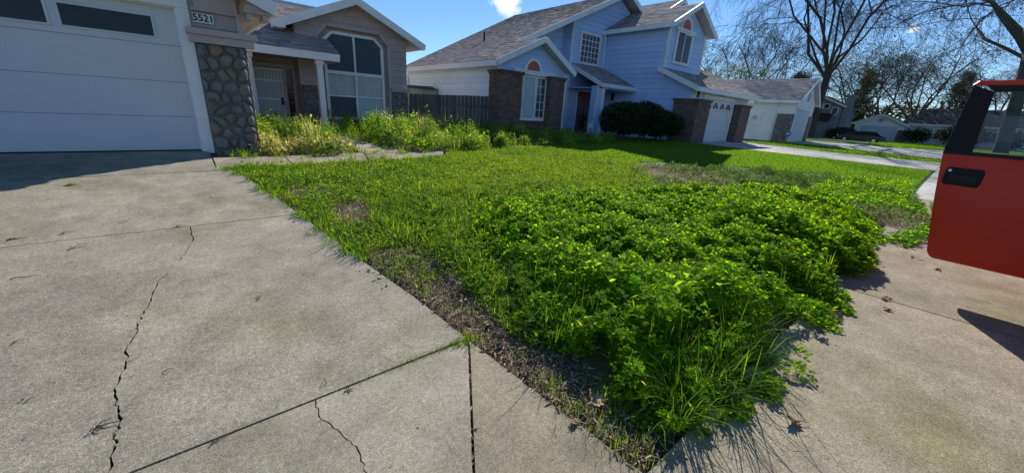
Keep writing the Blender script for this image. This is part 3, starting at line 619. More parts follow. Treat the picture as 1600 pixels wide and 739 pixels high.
# corner boards and downpipes
for x, y, za, zb in ((9.27, 11.97, .1, 3.1), (12.93, 11.96, .3, 3.05), (15.22, 13.87, .3, 5.7), (17.98, 10.37, 3.4, 5.62), (21.48, 10.37, 3.6, 5.6), (18.3, 8.765, 2.4, 2.9)):
    MB().box((x - .045, y - .045, za), (x + .06, y + .06, zb)).build('corner_board', WHITE, h2)
for pts in ([(17.62, 13.80, 5.45), (17.70, 13.80, 5.2), (17.70, 13.80, 3.9)], [(15.62, 11.66, 2.75), (15.5, 11.78, 2.6), (15.5, 11.78, .5)], [(9.05, 19.5, 2.98), (9.24, 19.45, 2.7), (9.24, 19.45, .3)], [(25.2, 8.45, 2.75), (24.9, 8.72, 2.6), (24.9, 8.72, .5)]):
    MB().tube(pts, .035, 6).build('downpipe', WHITE, h2)
pp = MB().box((15.0, 11.8, .35), (15.42, 12.15, 2.75)).build('porch_pillar', BLUE, h2)
for x in (14.97, 15.37): MB().box((x, 11.77, .35), (x + .09, 11.83, 2.74)).build('corner_board', WHITE, pp)
MB().box((15.0, 11.8, .36), (18, 13.9, .47)).build('porch_floor', CON_B, h2); MB().box((15.1, 11.8, 2.66), (17.95, 13.85, 2.70)).build('porch_ceiling', BLUE_C, h2)
# lower brick front: window between two brick piers, apron of brick below
brick_pier(h2, 9.12, 10.18, 11.62, 12.3, .25, 2.84, 1); brick_pier(h2, 11.73, 12.55, 11.62, 12.2, .25, 2.84, 2); brick_pier(h2, 10.18, 11.73, 11.75, 11.97, .25, 1.10, 3, 'brick_apron')
brick_pier(h2, 17.88, 19.18, 8.35, 9.5, .35, 2.44, 4); brick_pier(h2, 22.95, 24.25, 8.35, 8.78, .35, 2.44, 5)
ow = (0, 11.93, 0)
MB().box((10.14, 11.86, 1.09), (11.80, 11.985, 1.19)).build('window_sill', WHITE, h2); cs = MB(); cs.box((9.98, 11.83, 2.80), (12.08, 11.985, 2.90)); cs.box((9.94, 11.81, 2.90), (12.12, 11.985, 2.96)); cs.build('window_cornice', WHITE, h2)
window(h2, ow, XU, FN, 10.25, 10.42, 1.22, 2.72, WHITE, SKYG, 1, 5, .045, .02); window(h2, ow, XU, FN, 10.53, 11.10, 1.22, 2.72, WHITE, BLINDG, 1, 1, .05, .02); window(h2, ow, XU, FN, 11.22, 11.68, 1.22, 2.72, WHITE, SKYG, 2, 5, .05, .02)
bl = MB(); z = 1.25
while z < 2.72: bl.add([(10.54, 11.912, z), (11.09, 11.912, z), (11.09, 11.926, z + .045), (10.54, 11.926, z + .045)], [(0, 1, 2, 3)]); z += .05
bl.build('blind_slat', BLIND, h2)['kind'] = 'stuff'
def arch(parent, cx, y, zc, r0, r1, mat, panel):
    n = 14; m = MB()
    for k in range(n):
        a, b = math.pi * k / n, math.pi * (k + 1) / n; P = lambda r, t: (cx + r * math.cos(t), y, zc + r * math.sin(t))
        m.prism([P(r0, a), P(r1, a), P(r1, b), P(r0, b)], (0, .08, 0))
    ar = m.build('arch_trim', mat, parent)
    MB().prism([(cx + r0 * math.cos(math.pi * k / n), y + .045, zc + r0 * math.sin(math.pi * k / n)) for k in range(n + 1)], (0, .03, 0)).build('arch_panel', panel, ar)
arch(h2, 11.0, 11.90, 2.96, .36, .46, WHITE, CORAL)
window(h2, (0, 13.87, 0), XU, FN, 15.88, 17.26, 3.97, 5.24, WHITE, SKYG, 5, 5, .10, .03)
window(h2, (0, 10.37, 0), XU, FN, 18.72, 20.02, 4.16, 5.42, WHITE, DARKG, 2, 1, .11, .06); bl = MB(); z = 4.18
while z < 5.4: bl.add([(19.42, 10.338, z), (19.98, 10.338, z), (19.98, 10.345, z + .05), (19.42, 10.345, z + .05)], [(0, 1, 2, 3)]); z += .055
bl.build('blind_slat', BLIND, h2)['kind'] = 'stuff'
MB().box((18.45, 10.29, 5.50), (20.32, 10.38, 5.62)).build('window_surround', WHITE, h2); arch(h2, 19.37, 10.32, 5.62, .42, .54, WHITE, CORAL)
# entry doors
ed = MB().box((16.02, 13.83, .5), (17.12, 13.872, 2.58)).build('front_door', paint('red_door', (.27, .07, .065), .55, .15), h2)
for k in range(2):
    x = 16.06 + k * .55; MB().box((x, 13.815, .56), (x + .50, 13.829, 2.52)).build('door_leaf', MATS['red_door'], ed)
    MB().prism([(x + .25 + .13 * math.cos(t), 13.805, 1.75 + .45 * math.sin(t)) for t in np.linspace(0, 2 * math.pi, 14, endpoint=False)], (0, .008, 0)).build('door_glass', SKYG, ed)
    MB().prism([(x + .10, 13.806, .7), (x + .4, 13.806, .7), (x + .4, 13.806, 1.1), (x + .1, 13.806, 1.1)], (0, .008, 0)).build('door_panel', paint('pale_panel', (.42, .2, .19), .6), ed)
fm = MB(); fm.box((15.90, 13.80, .46), (16.01, 13.875, 2.68)); fm.box((17.13, 13.80, .46), (17.24, 13.875, 2.68)); fm.box((15.90, 13.795, 2.58), (17.24, 13.875, 2.70)); fm.build('door_frame', WHITE, h2)
lt = MB(); lt.box((17.86, 12.95, 2.25), (17.97, 13.1, 2.6)); lt.build('porch_lantern', BLACK, h2, bevel=.02)
# garage door with three half-round lights
gd = MB().box((19.31, 8.80, .48), (22.71, 8.86, 2.55)).build('garage_door', WHITE_D, h2)
for k in range(4): MB().box((19.34, 8.765, .50 + k * .51), (22.68, 8.80, 1.0 + k * .51)).build('door_panel', WHITE_D, gd, bevel=.006)
for cx in (19.92, 20.72, 21.52, 22.25)[:4]:
    n = 10; MB().prism([(cx + .27 * math.cos(math.pi * k / n), 8.757, 2.12 + .27 * math.sin(math.pi * k / n)) for k in range(n + 1)], (0, .006, 0)).build('pane', DARKG, gd)
    mm = MB()
    for a in (40, 90, 140): mm.bar((cx, 8.754, 2.12), (cx + .27 * math.cos(R(a)), 8.754, 2.12 + .27 * math.sin(R(a))), .02, .006, (0, 1, 0))
    mm.box((cx - .29, 8.748, 2.09), (cx + .29, 8.763, 2.125)); mm.build('muntin', WHITE_D, gd)
df = MB(); df.box((19.17, 8.72, .46), (19.31, 8.79, 2.56)); df.box((22.71, 8.72, .46), (22.85, 8.79, 2.56)); df.box((19.17, 8.717, 2.56), (22.85, 8.79, 2.70)); df.build('door_frame', WHITE, h2)
MB().box((18.42, 8.73, 2.52), (18.66, 8.765, 2.78)).build('number_plate', BLACK, h2); MB().tube([(20.9, 8.79, 2.82), (20.9, 8.6, 2.8), (20.9, 8.55, 2.74)], .05, 6).build('garage_lamp', BLACK, h2)
MB().tube([(12.2, 17.0, 4.45), (12.2, 17.0, 5.0)], .05, 7).build('vent_pipe', BLACK, h2)

# ================================================================ HOUSE 3 (cream, gable garage)
h3 = thing('house', 'cream single storey house with gable vent and stone pier beyond the blue house', 'house', (31, 8, .5))
clad(h3, (31, 0, .4), YU, LN, [[(8.0, -.1), (13.6, -.1), (13.6, 2.75), (8.0, 2.75)]], .19, PWHITE, WHITE, joined=True)
clad(h3, (0, 8, .4), XU, FN, [[(31, -.1), (31.7, -.1), (31.7, 2.2), (31, 2.2)], [(36.2, -.1), (37.5, -.1), (37.5, 2.2), (36.2, 2.2)], [(31, 2.2), (37.5, 2.2), (37.5, 2.75), (34.25, 4.2), (31, 2.75)]], .19, PWHITE, WHITE, joined=True)
clad(h3, (37.5, 8.01, .4), YU, RN, [[(0, -.1), (9, -.1), (9, 2.75), (0, 2.75)]], .19, PWHITE, WHITE, joined=True)
roof(h3, (30.6, 7.72, 3.14), YU, (1, 0, .44), 3.99, lambda s: 0, lambda s: 6.4); roof(h3, (37.9, 7.72, 3.14), YU, (-1, 0, .44), 3.99, lambda s: 0, lambda s: 8.4)
roof(h3, (34, 13.8, 3.1), XU, (0, 1, .42), 4.6, lambda s: 0, lambda s: 13); MB().box((34.2, 14.0, .3), (46.5, 19, 3.1)).build('rear_body', WHITE, h3)
barge(h3, (30.57, 7.75, 3.04), (30.57, 14.1, 3.04), .17, .05, WHITE, 'fascia'); barge(h3, (30.55, 7.70, 3.04), (34.25, 7.70, 4.66)); barge(h3, (37.95, 7.698, 3.04), (34.25, 7.698, 4.66))
gd = MB().box((31.72, 8.02, .38), (36.18, 8.06, 2.58)).build('garage_door', WHITE_D, h3)
for k in range(4): MB().box((31.74, 7.985, .40 + k * .545), (36.16, 8.02, .935 + k * .545)).build('door_panel', WHITE_D, gd)
hd = MB(); hd.box((31.2, 7.9, 2.58), (36.5, 7.99, 2.78)); hd.build('door_header', WHITE, h3)
MB().prism([(33.9, 7.96, 3.25), (34.6, 7.96, 3.25), (34.6, 7.96, 3.7), (34.25, 7.96, 3.95), (33.9, 7.96, 3.7)], (0, .03, 0)).build('gable_vent', paint('vent_grey', (.35, .37, .4), .7), h3)
sp = MB().box((30.9, 7.95, .3), (30.98, 8.92, 2.28)).build('stone_pier', MATS['mortar_grey'], h3); stones(sp, (30.9, 7.95, .32), YU, LN, .97, 1.95, .30, 31, .04)
sp = MB().box((36.35, 7.9, .3), (37.45, 7.98, 2.28)).build('stone_pier', MATS['mortar_grey'], h3); stones(sp, (36.35, 7.9, .32), XU, FN, 1.1, 1.95, .34, 32, .04)
mt = MB(); mt.box((30.93, 9.75, 1.42), (30.985, 10.55, 2.3)); mt.build('meter_panel', WHITE, h3); MB().tube([(30.93, 10.2, 1.95), (30.84, 10.2, 1.95)], .16, 10).build('electric_meter', paint('meter_grey', (.45, .46, .47), .4), h3)
MB().tube([(30.62, 9.05, 3.0), (30.94, 9.05, 2.75), (30.94, 9.05, .4)], .04, 6).build('downpipe', WHITE, h3)

h3.rotation_euler = (0, 0, R(4.5))

# ================================================================ FAR HOUSES
GREYS = paint('grey_siding', (.22, .235, .25), .7, .1, .8, rnd=.05)
h4 = thing('house', 'grey two storey house with chimney and dark lower roof far down the street', 'house', (78, 15, .3))
clad(h4, (74, 0, .2), YU, LN, [[(13.4, 0), (20.5, 0), (20.5, 4.6), (17.2, 6.2), (13.4, 4.55)]], .25, GREYS, GREYS, joined=True)
MB().box((74.15, 13.5, .2), (84, 20.4, 4.7)).build('rear_body', GREYS, h4)
roof(h4, (73.6, 12.95, 4.72), XU, (0, 1, .43), 4.6, lambda s: 0, lambda s: 10.5, cols=[(.12, .08, .075), (.10, .07, .065), (.15, .1, .09)]); roof(h4, (73.6, 21.4, 4.72), XU, (0, -1, .43), 4.6, lambda s: 0, lambda s: 10.5)
roof(h4, (72.2, 14.2, 2.4), YU, (1, 0, .75), 2.2, lambda s: 0, lambda s: 4.8, cols=[(.09, .045, .045), (.075, .04, .04), (.11, .055, .05)])
barge(h4, (73.57, 12.9, 4.63), (73.57, 17.2, 6.48), .2)
ch = MB(); ch.box((74.3, 12.5, .2), (75.3, 13.35, 6.1)); ch.box((74.2, 12.4, 6.1), (75.4, 13.45, 6.3)); ch.build('chimney', GREYS, h4)
for y in (15.3, 16.1): window(h4, (73.97, 0, 0), YU, LN, y - .28, y + .28, 4.4, 4.95, WHITE, DARKG, 1, 1, .1, .03)
window(h4, (73.97, 0, 0), YU, LN, 13.9, 14.5, 3.6, 4.5, WHITE, DARKG, 1, 1, .1, .03)
MB().box((72.6, 14.5, .2), (73.95, 18.8, 2.4)).build('garage_body', GREYS, h4); MB().box((72.55, 15.6, .25), (72.59, 17.8, 2.2)).build('garage_door', WHITE_D, h4)
h5 = thing('house', 'low white ranch house with gabled garage and dark roof across the street', 'house', (88, 5, .3))
clad(h5, (84, 0, .2), YU, LN, [[(7.1, 0), (12.9, 0), (12.9, 2.6), (10.0, 4.0), (7.1, 2.6)]], .25, PWHITE, WHITE, joined=True)
clad(h5, (86, 0, .2), YU, LN, [[(-12, 0), (7.1, 0), (7.1, 2.9), (-12, 2.9)]], .25, PWHITE, WHITE, joined=True)
MB().box((84.2, 7.2, .2), (94, 12.8, 2.7)).build('rear_body', WHITE, h5)
DR = [(.075, .072, .08), (.06, .06, .066), (.09, .085, .09)]
roof(h5, (83.5, 13.4, 2.65), XU, (0, -1, .47), 3.76, lambda s: 0, lambda s: 9, cols=DR, row=.3, tab=.6); roof(h5, (83.5, 6.6, 2.65), XU, (0, 1, .47), 3.76, lambda s: 0, lambda s: 9, cols=DR, row=.3, tab=.6)
roof(h5, (85.4, -12.5, 3.05), YU, (1, 0, .42), 6.4, lambda s: s * .75, lambda s: 20.5 - .35 * s, cols=DR, row=.3, tab=.6)
barge(h5, (83.46, 13.45, 2.55), (83.46, 10, 4.15), .24); barge(h5, (83.455, 6.55, 2.55), (83.455, 10, 4.15), .24); barge(h5, (85.37, -12.5, 2.95), (85.37, 7, 2.95), .24, .06, WHITE, 'fascia')
gd = MB().box((83.95, 7.9, .25), (83.99, 12.1, 2.42)).build('garage_door', paint('pale_blue_door', (.52, .57, .66), .5), h5)
for k in range(4): MB().box((83.91, 7.92, .27 + k * .535), (83.95, 12.08, .79 + k * .535)).build('door_panel', MATS['pale_blue_door'], gd)
MB().tube([(83.96, 10, 3.3), (83.9, 10, 3.3)], .3, 10).build('gable_vent', MATS['vent_grey'], h5)
MB().box((83.8, 6.5, .2), (84.1, 7.7, 2.0)).build('stone_pier', MATS['mortar_grey'], h5)
for y in (3.0, -1.5, -6): window(h5, (85.96, 0, 0), YU, LN, y - .8, y + .8, 1.1, 2.4, WHITE, DARKG, 2, 1, .1, .05)

# ================================================================ FENCE, SHED
FW = paint('fence_wood', (.12, .105, .095), .9, .25, 3, .5, rnd=.18)
fe = thing('fence', 'weathered grey board fence between the two houses', 'fence', (8, 13.0, .3))
fa, fb = Vector((6.66, 13.9, 0)), Vector((9.20, 12.05, 0)); fd = (fb - fa).normalized(); fn = Vector((fd.y, -fd.x, 0)); FLn = (fb - fa).length
u = 0.0; k = 0
while u < FLn - .1:
    p0 = fa + fd * u + fn * (.006 * random.random()); p1 = p0 + fd * .139; zt = 1.80 + .012 * random.random() + .03 * u
    MB().prism([(p0.x, p0.y, .3), (p1.x, p1.y, .3), (p1.x, p1.y, zt), (p0.x, p0.y, zt)], -fn * .018).build('fence_board', FW, fe); u += .146; k += 1
for u in (.02, FLn / 2, FLn - .06): q = fa + fd * u - fn * .07; MB().box((q.x - .045, q.y - .045, .3), (q.x + .045, q.y + .045, 1.82)).build('fence_post', FW, fe)
for z in (.7, 1.5): MB().bar(fa - fn * .045 + Vector((0, 0, z)), fb - fn * .045 + Vector((0, 0, z)), .04, .09).build('fence_rail', FW, fe)
shd = thing('garden_shed', 'tan plastic garden shed with dark green lid behind the fence', 'shed', (9.0, 17.9, .4))
shd.location = (8.0, 16.6, .4)
TAN = paint('tan_plastic', (.55, .49, .38), .6)
MB().box((7.72, 16.4, .3), (8.55, 17.2, 2.12)).build('wall', TAN, shd, bevel=.02); MB().box((8.57, 16.4, .3), (9.2, 17.2, 2.10)).build('wall', paint('tan_plastic_dark', (.46, .42, .35), .6), shd, bevel=.02)
m = MB(); m.add([(7.66, 16.3, 2.10), (9.26, 16.3, 2.08), (9.26, 17.3, 2.08), (7.66, 17.3, 2.10), (7.95, 16.5, 2.22), (9.0, 16.5, 2.24), (9.0, 17.1, 2.24), (7.95, 17.1, 2.22)], [(0, 1, 5, 4), (1, 2, 6, 5), (2, 3, 7, 6), (3, 0, 4, 7), (4, 5, 6, 7), (3, 2, 1, 0)]); m.build('roof', paint('dark_green_lid', (.05, .08, .075), .6), shd)
#PART3

# ================================================================ PICKUP TRUCK (its open door is what the camera sees)
t = NT('red_paint'); f = t.noise(1.2, 5); f2 = t.noise(30, 4, .7)
rc = t.mix(.3, t.ramp(f, [(.3, (.60, .036, .012)), (.7, (.68, .048, .016))]), t.ramp(f2, [(.3, (.50, .03, .012)), (.7, (.62, .045, .018))]))
rb = t.bsdf(rc, t.ramp(f, [(.3, (.30,) * 3), (.7, (.45,) * 3)]), .22); t.p.inputs['Coat Weight'].default_value = .08; t.p.inputs['Coat Roughness'].default_value = .12
REDP = t.done(rb)
RUB = paint('black_rubber', (.014, .014, .015), .6, .2, 10, .2); TRIMB = paint('black_trim', (.007, .007, .009), .6, .15, 6, .1); CHR = paint('bright_metal', (.55, .55, .56), .25, .05); CHR.node_tree.nodes['Principled BSDF'].inputs['Metallic'].default_value = 1
CARG = glassy('car_glass', (.03, .04, .045), .03, .08); INTER = paint('grey_interior', (.07, .07, .072), .8)
tk = thing('pickup_truck', 'red pickup truck at the kerb with its door swung open over the sidewalk', 'pickup truck', (6.5, -2.0, -.13))
LE = [(.34, -.075), (.355, -.05), (.40, -.022), (.5, -.002), (.65, .028), (.79, .055), (.95, .083), (1.1, .107), (1.25, .13), (1.36, .145)]
def door_skin(xo, sgn, inset=0):
    V = []; n = 9
    for z, yl in LE:
        for k in range(n):
            q = k / (n - 1); y = (yl - inset) + (-1.04 - (yl - inset)) * q; zz = (z - .34) / 1.02
            bul = .045 * math.sin(math.pi * min(1, max(0, zz * .9 + .1))) * min(1, (q + .02) * 12) ** .5 + (.008 if abs(z - 1.25) < .02 else 0)
            V.append((xo - sgn * bul * (1 if sgn > 0 else .2), y, z))
    F = [(i * n + k, i * n + k + 1, (i + 1) * n + k + 1, (i + 1) * n + k) for i in range(len(LE) - 1) for k in range(n - 1)]
    return V, F
Vo, Fo = door_skin(5.56, 1); Vi, Fi = door_skin(5.67, -1); m = MB(); m.add(Vo, Fo); m.add(Vi, [tuple(reversed(q)) for q in Fi]); n = 9; L = len(Vo)
rim = [k for k in range(n)] + [i * n + n - 1 for i in range(1, len(LE))] + [(len(LE) - 1) * n + k for k in range(n - 2, -1, -1)] + [i * n for i in range(len(LE) - 2, 0, -1)]
for i in range(len(rim)): a, b = rim[i], rim[(i + 1) % len(rim)]; m.f.append((b, a, L + a, L + b)); m.c.append(None)
dr = m.build('door', REDP, tk, smooth=False); dr.data.shade_smooth(); dr.data.set_sharp_from_angle(angle=R(35))
# window frame: wide black rear pillar, red cap along the top, black belt moulding and run channel
wf = MB(); wf.prism([(5.565, .148, 1.362), (5.565, -.035, 1.362), (5.565, -.012, 1.90), (5.565, .128, 1.955)], (.07, 0, 0)); wf.build('window_pillar', TRIMB, dr, bevel=.006)
wf = MB(); wf.prism([(5.562, .142, 1.953), (5.562, .10, 1.995), (5.562, -1.0, 2.005), (5.562, -1.0, 1.962)], (.075, 0, 0)); wf.build('window_header', REDP, dr, bevel=.008)
wf = MB(); wf.prism([(5.568, -.012, 1.90), (5.568, .05, 1.953), (5.568, -1.0, 1.962), (5.568, -1.0, 1.92)], (.066, 0, 0)); wf.build('window_channel', RUB, dr)
wf = MB(); wf.prism([(5.57, -.96, 1.362), (5.57, -1.02, 1.362), (5.57, -1.0, 1.962), (5.57, -.95, 1.962)], (.06, 0, 0)); wf.build('window_post', TRIMB, dr)
MB().box((5.548, -1.03, 1.345), (5.66, .146, 1.378)).build('belt_moulding', RUB, dr, bevel=.006)
MB().prism([(5.60, -.03, 1.375), (5.60, -.96, 1.375), (5.60, -.955, 1.70), (5.60, -.02, 1.705)], (.006, 0, 0)).build('window_glass', glassy('half_glass', (.08, .16, .26), .03, .22), dr)
hb = MB().prism([(5.512, .062 + .03 * 0, 1.07), (5.512, -.15, 1.065), (5.512, -.165, 1.10), (5.512, -.165, 1.205), (5.512, -.15, 1.228), (5.512, .06, 1.228), (5.512, .077, 1.20), (5.512, .077, 1.10)], (.05, 0, 0)); ho = hb.build('handle', TRIMB, dr, bevel=.008)
MB().prism([(5.505, .055, 1.105), (5.505, -.135, 1.10), (5.505, -.135, 1.165), (5.505, .055, 1.17)], (.012, 0, 0)).build('handle_paddle', RUB, ho, bevel=.004)
MB().tube([(5.518, .052, 1.20), (5.503, .052, 1.20)], .012, 10).build('lock', CHR, ho)
MB().box((5.60, -1.04, .55), (5.65, -1.10, .62)).build('hinge', TRIMB, dr); MB().box((5.60, -1.04, 1.15), (5.65, -1.10, 1.22)).build('hinge', TRIMB, dr)
MB().box((5.672, -.95, .75), (5.70, -.1, 1.1)).build('arm_rest', INTER, dr, bevel=.02)
def loft(mb, secs):
    n = len(secs[0]); k = len(mb.v); mb.add([p for s_ in secs for p in s_], [(i * n + j, i * n + (j + 1) % n, (i + 1) * n + (j + 1) % n, (i + 1) * n + j) for i in range(len(secs) - 1) for j in range(n)] + [tuple(range(n - 1, -1, -1)), tuple(range((len(secs) - 1) * n, len(secs) * n))]); return mb
def xsec(x, y0, y1, z0, z1, r=.08, tum=.0): return [(x, y0, z0), (x, y1, z0), (x, y1, z1 - r), (x, y1 - r - tum, z1), (x, y0 + r + tum, z1), (x, y0, z1 - r)]
m = MB(); loft(m, [xsec(3.62, -2.85, -1.15, .25, .85), xsec(3.72, -2.93, -1.08, .22, .98), xsec(4.6, -2.96, -1.06, .22, 1.06), xsec(5.50, -2.96, -1.06, .22, 1.10)]); loft(m, [xsec(6.66, -2.96, -1.06, .22, 1.22), xsec(7.3, -2.96, -1.06, .22, 1.22)]); loft(m, [xsec(5.5, -2.96, -2.80, .22, 1.22), xsec(6.66, -2.96, -2.80, .22, 1.22)])
m.box((7.34, -2.96, .35), (9.35, -2.82, 1.15)); m.box((7.34, -1.20, .35), (9.35, -1.06, 1.15)); m.box((7.34, -2.82, .45), (9.35, -1.20, .55)); m.box((9.28, -2.82, .55), (9.35, -1.2, 1.15)); m.box((5.5, -2.8, .22), (6.66, -1.1, .32))
loft(m, [xsec(5.9, -2.80, -1.22, 1.74, 1.84, .04), xsec(6.9, -2.80, -1.22, 1.76, 1.86, .04), xsec(7.15, -2.80, -1.22, 1.70, 1.78, .04)])
for a, b in (((5.3, -1.16, 1.1), (5.95, -1.25, 1.76)), ((5.3, -2.86, 1.1), (5.95, -2.77, 1.76)), ((7.25, -1.16, 1.2), (7.12, -1.25, 1.74)), ((7.25, -2.86, 1.2), (7.12, -2.77, 1.74)), ((6.66, -2.86, 1.2), (6.62, -2.77, 1.76)), ((6.66, -1.16, 1.2), (6.62, -1.25, 1.76))): m.bar(a, b, .09, .07)
m.build('body', REDP, tk)
MB().add([(5.32, -1.2, 1.12), (5.32, -2.82, 1.12), (5.94, -2.74, 1.75), (5.94, -1.28, 1.75)], [(0, 1, 2, 3)]).build('windscreen', CARG, tk)
MB().add([(7.26, -1.2, 1.22), (7.26, -2.82, 1.22), (7.12, -2.74, 1.72), (7.12, -1.28, 1.72)], [(0, 3, 2, 1)]).build('rear_window', CARG, tk)
st = MB(); st.box((6.0, -2.75, .32), (6.6, -1.2, .70)); st.box((6.55, -2.75, .6), (6.75, -1.2, 1.45)); st.build('seat', INTER, tk, bevel=.04)
MB().box((5.35, -2.78, .85), (5.62, -1.15, 1.1)).build('dashboard', INTER, tk, bevel=.03)
MB().box((3.52, -2.9, .35), (3.68, -1.1, .55)).build('bumper', CHR, tk, bevel=.03); MB().box((9.36, -2.9, .35), (9.48, -1.1, .52)).build('bumper', CHR, tk, bevel=.03); MB().box((3.60, -2.5, .62), (3.66, -1.5, .86)).build('grille', TRIMB, tk)
for y in (-2.68, -1.34): MB().box((3.60, y - .13, .66), (3.655, y + .13, .84)).build('headlight', CHR, tk, bevel=.02); MB().box((9.34, y - .1, .7), (9.37, y + .1, 1.0)).build('tail_light', CORAL, tk)
def wheel(parent, x, y, z, r, w, rimm=None):
    p = MB().tube([(x, y - w / 2, z), (x, y - w / 2 + .03, z), (x, y + w / 2 - .03, z), (x, y + w / 2, z)], [r * .9, r, r, r * .9], 20).build('wheel', RUB, parent, smooth=False)
    MB().tube([(x, y - w / 2 - .004, z), (x, y + w / 2 + .004, z)], r * .55, 14).build('rim', rimm or CHR, p); return p
for x in (4.45, 8.35):
    for y in (-1.22, -2.80): wheel(tk, x, y, .24, .37, .26)

# ================================================================ PARKED CARS far down the street
def car(label, x0, y0, z0, L, H, W, col, flip=1):
    c = thing('parked_car', label, 'car', (x0, y0, z0), 'cars parked outside the ranch house'); mt_ = paint('car_paint_' + col[0], col[1], .25, .1, 2, 0, spec=.6)
    def P(x, y, z): return (x0 + y, y0 + flip * x, z0 + z)
    body = [(-.5, .30), (-.495, .48), (-.47, .56), (-.25, .62), (.30, .64), (.47, .60), (.5, .45), (.5, .28), (.40, .20), (-.40, .20)]
    m = MB(); loft(m, [[P(a * L, s_ * W / 2 * (.93 if abs(s_) > .95 else 1), b * H * (1 if abs(s_) < .98 else .97)) for a, b in body] for s_ in (-1, -.9, .9, 1)]); m.build('body', mt_, c, bevel=.02)
    cab = [(-.22, .62), (-.08, .95), (.05, 1.0), (.30, .98), (.46, .62)]
    m = MB(); loft(m, [[P(a * L, s_ * W / 2 * (.9 - .18 * (b - .62) / .38), b * H) for a, b in cab] for s_ in (-1, 1)]); m.build('cabin', mt_, c)
    for s_ in (-1, 1):
        for a0, a1, t0, t1 in ((-.18, .06, -.07, .06), (.08, .26, .08, .26), (.28, .42, .28, .32)):
            y_ = lambda b: s_ * (W / 2 * (.9 - .18 * (b - .62) / .38) + .012)
            MB().add([P(a0 * L, y_(.65), .65 * H), P(a1 * L, y_(.65), .65 * H), P(t1 * L, y_(.94), .94 * H), P(t0 * L, y_(.94), .94 * H)], [(0, 1, 2, 3)]).build('window', DARKG, c)
        MB().box(tuple(np.minimum(P(-.5 * L, s_ * W * .33 - .15, .45 * H), P(-.47 * L, s_ * W * .33 + .15, .55 * H))), tuple(np.maximum(P(-.503 * L, s_ * W * .33 - .15, .45 * H), P(-.48 * L, s_ * W * .33 + .15, .55 * H)))).build('headlight', CHR, c)
        for a in (-.31, .31):
            q = P(a * L, s_ * (W / 2 - .1), .32); w = MB().tube([(q[0] - .1, q[1], q[2]), (q[0] + .1, q[1], q[2])], .32, 16).build('wheel', RUB, c); MB().tube([(q[0] - .105, q[1], q[2]), (q[0] + .105, q[1], q[2])], .19, 12).build('rim', CHR, w)
    return c
car('black low saloon car parked nearest in front of the ranch house', 68, 9.5, .10, 4.7, 1.42, 1.85, ('black', (.012, .012, .016)), -1)
car('black taller van parked behind the black saloon', 74.5, 11.8, .15, 4.7, 1.75, 1.9, ('dark', (.02, .02, .024)), 1)

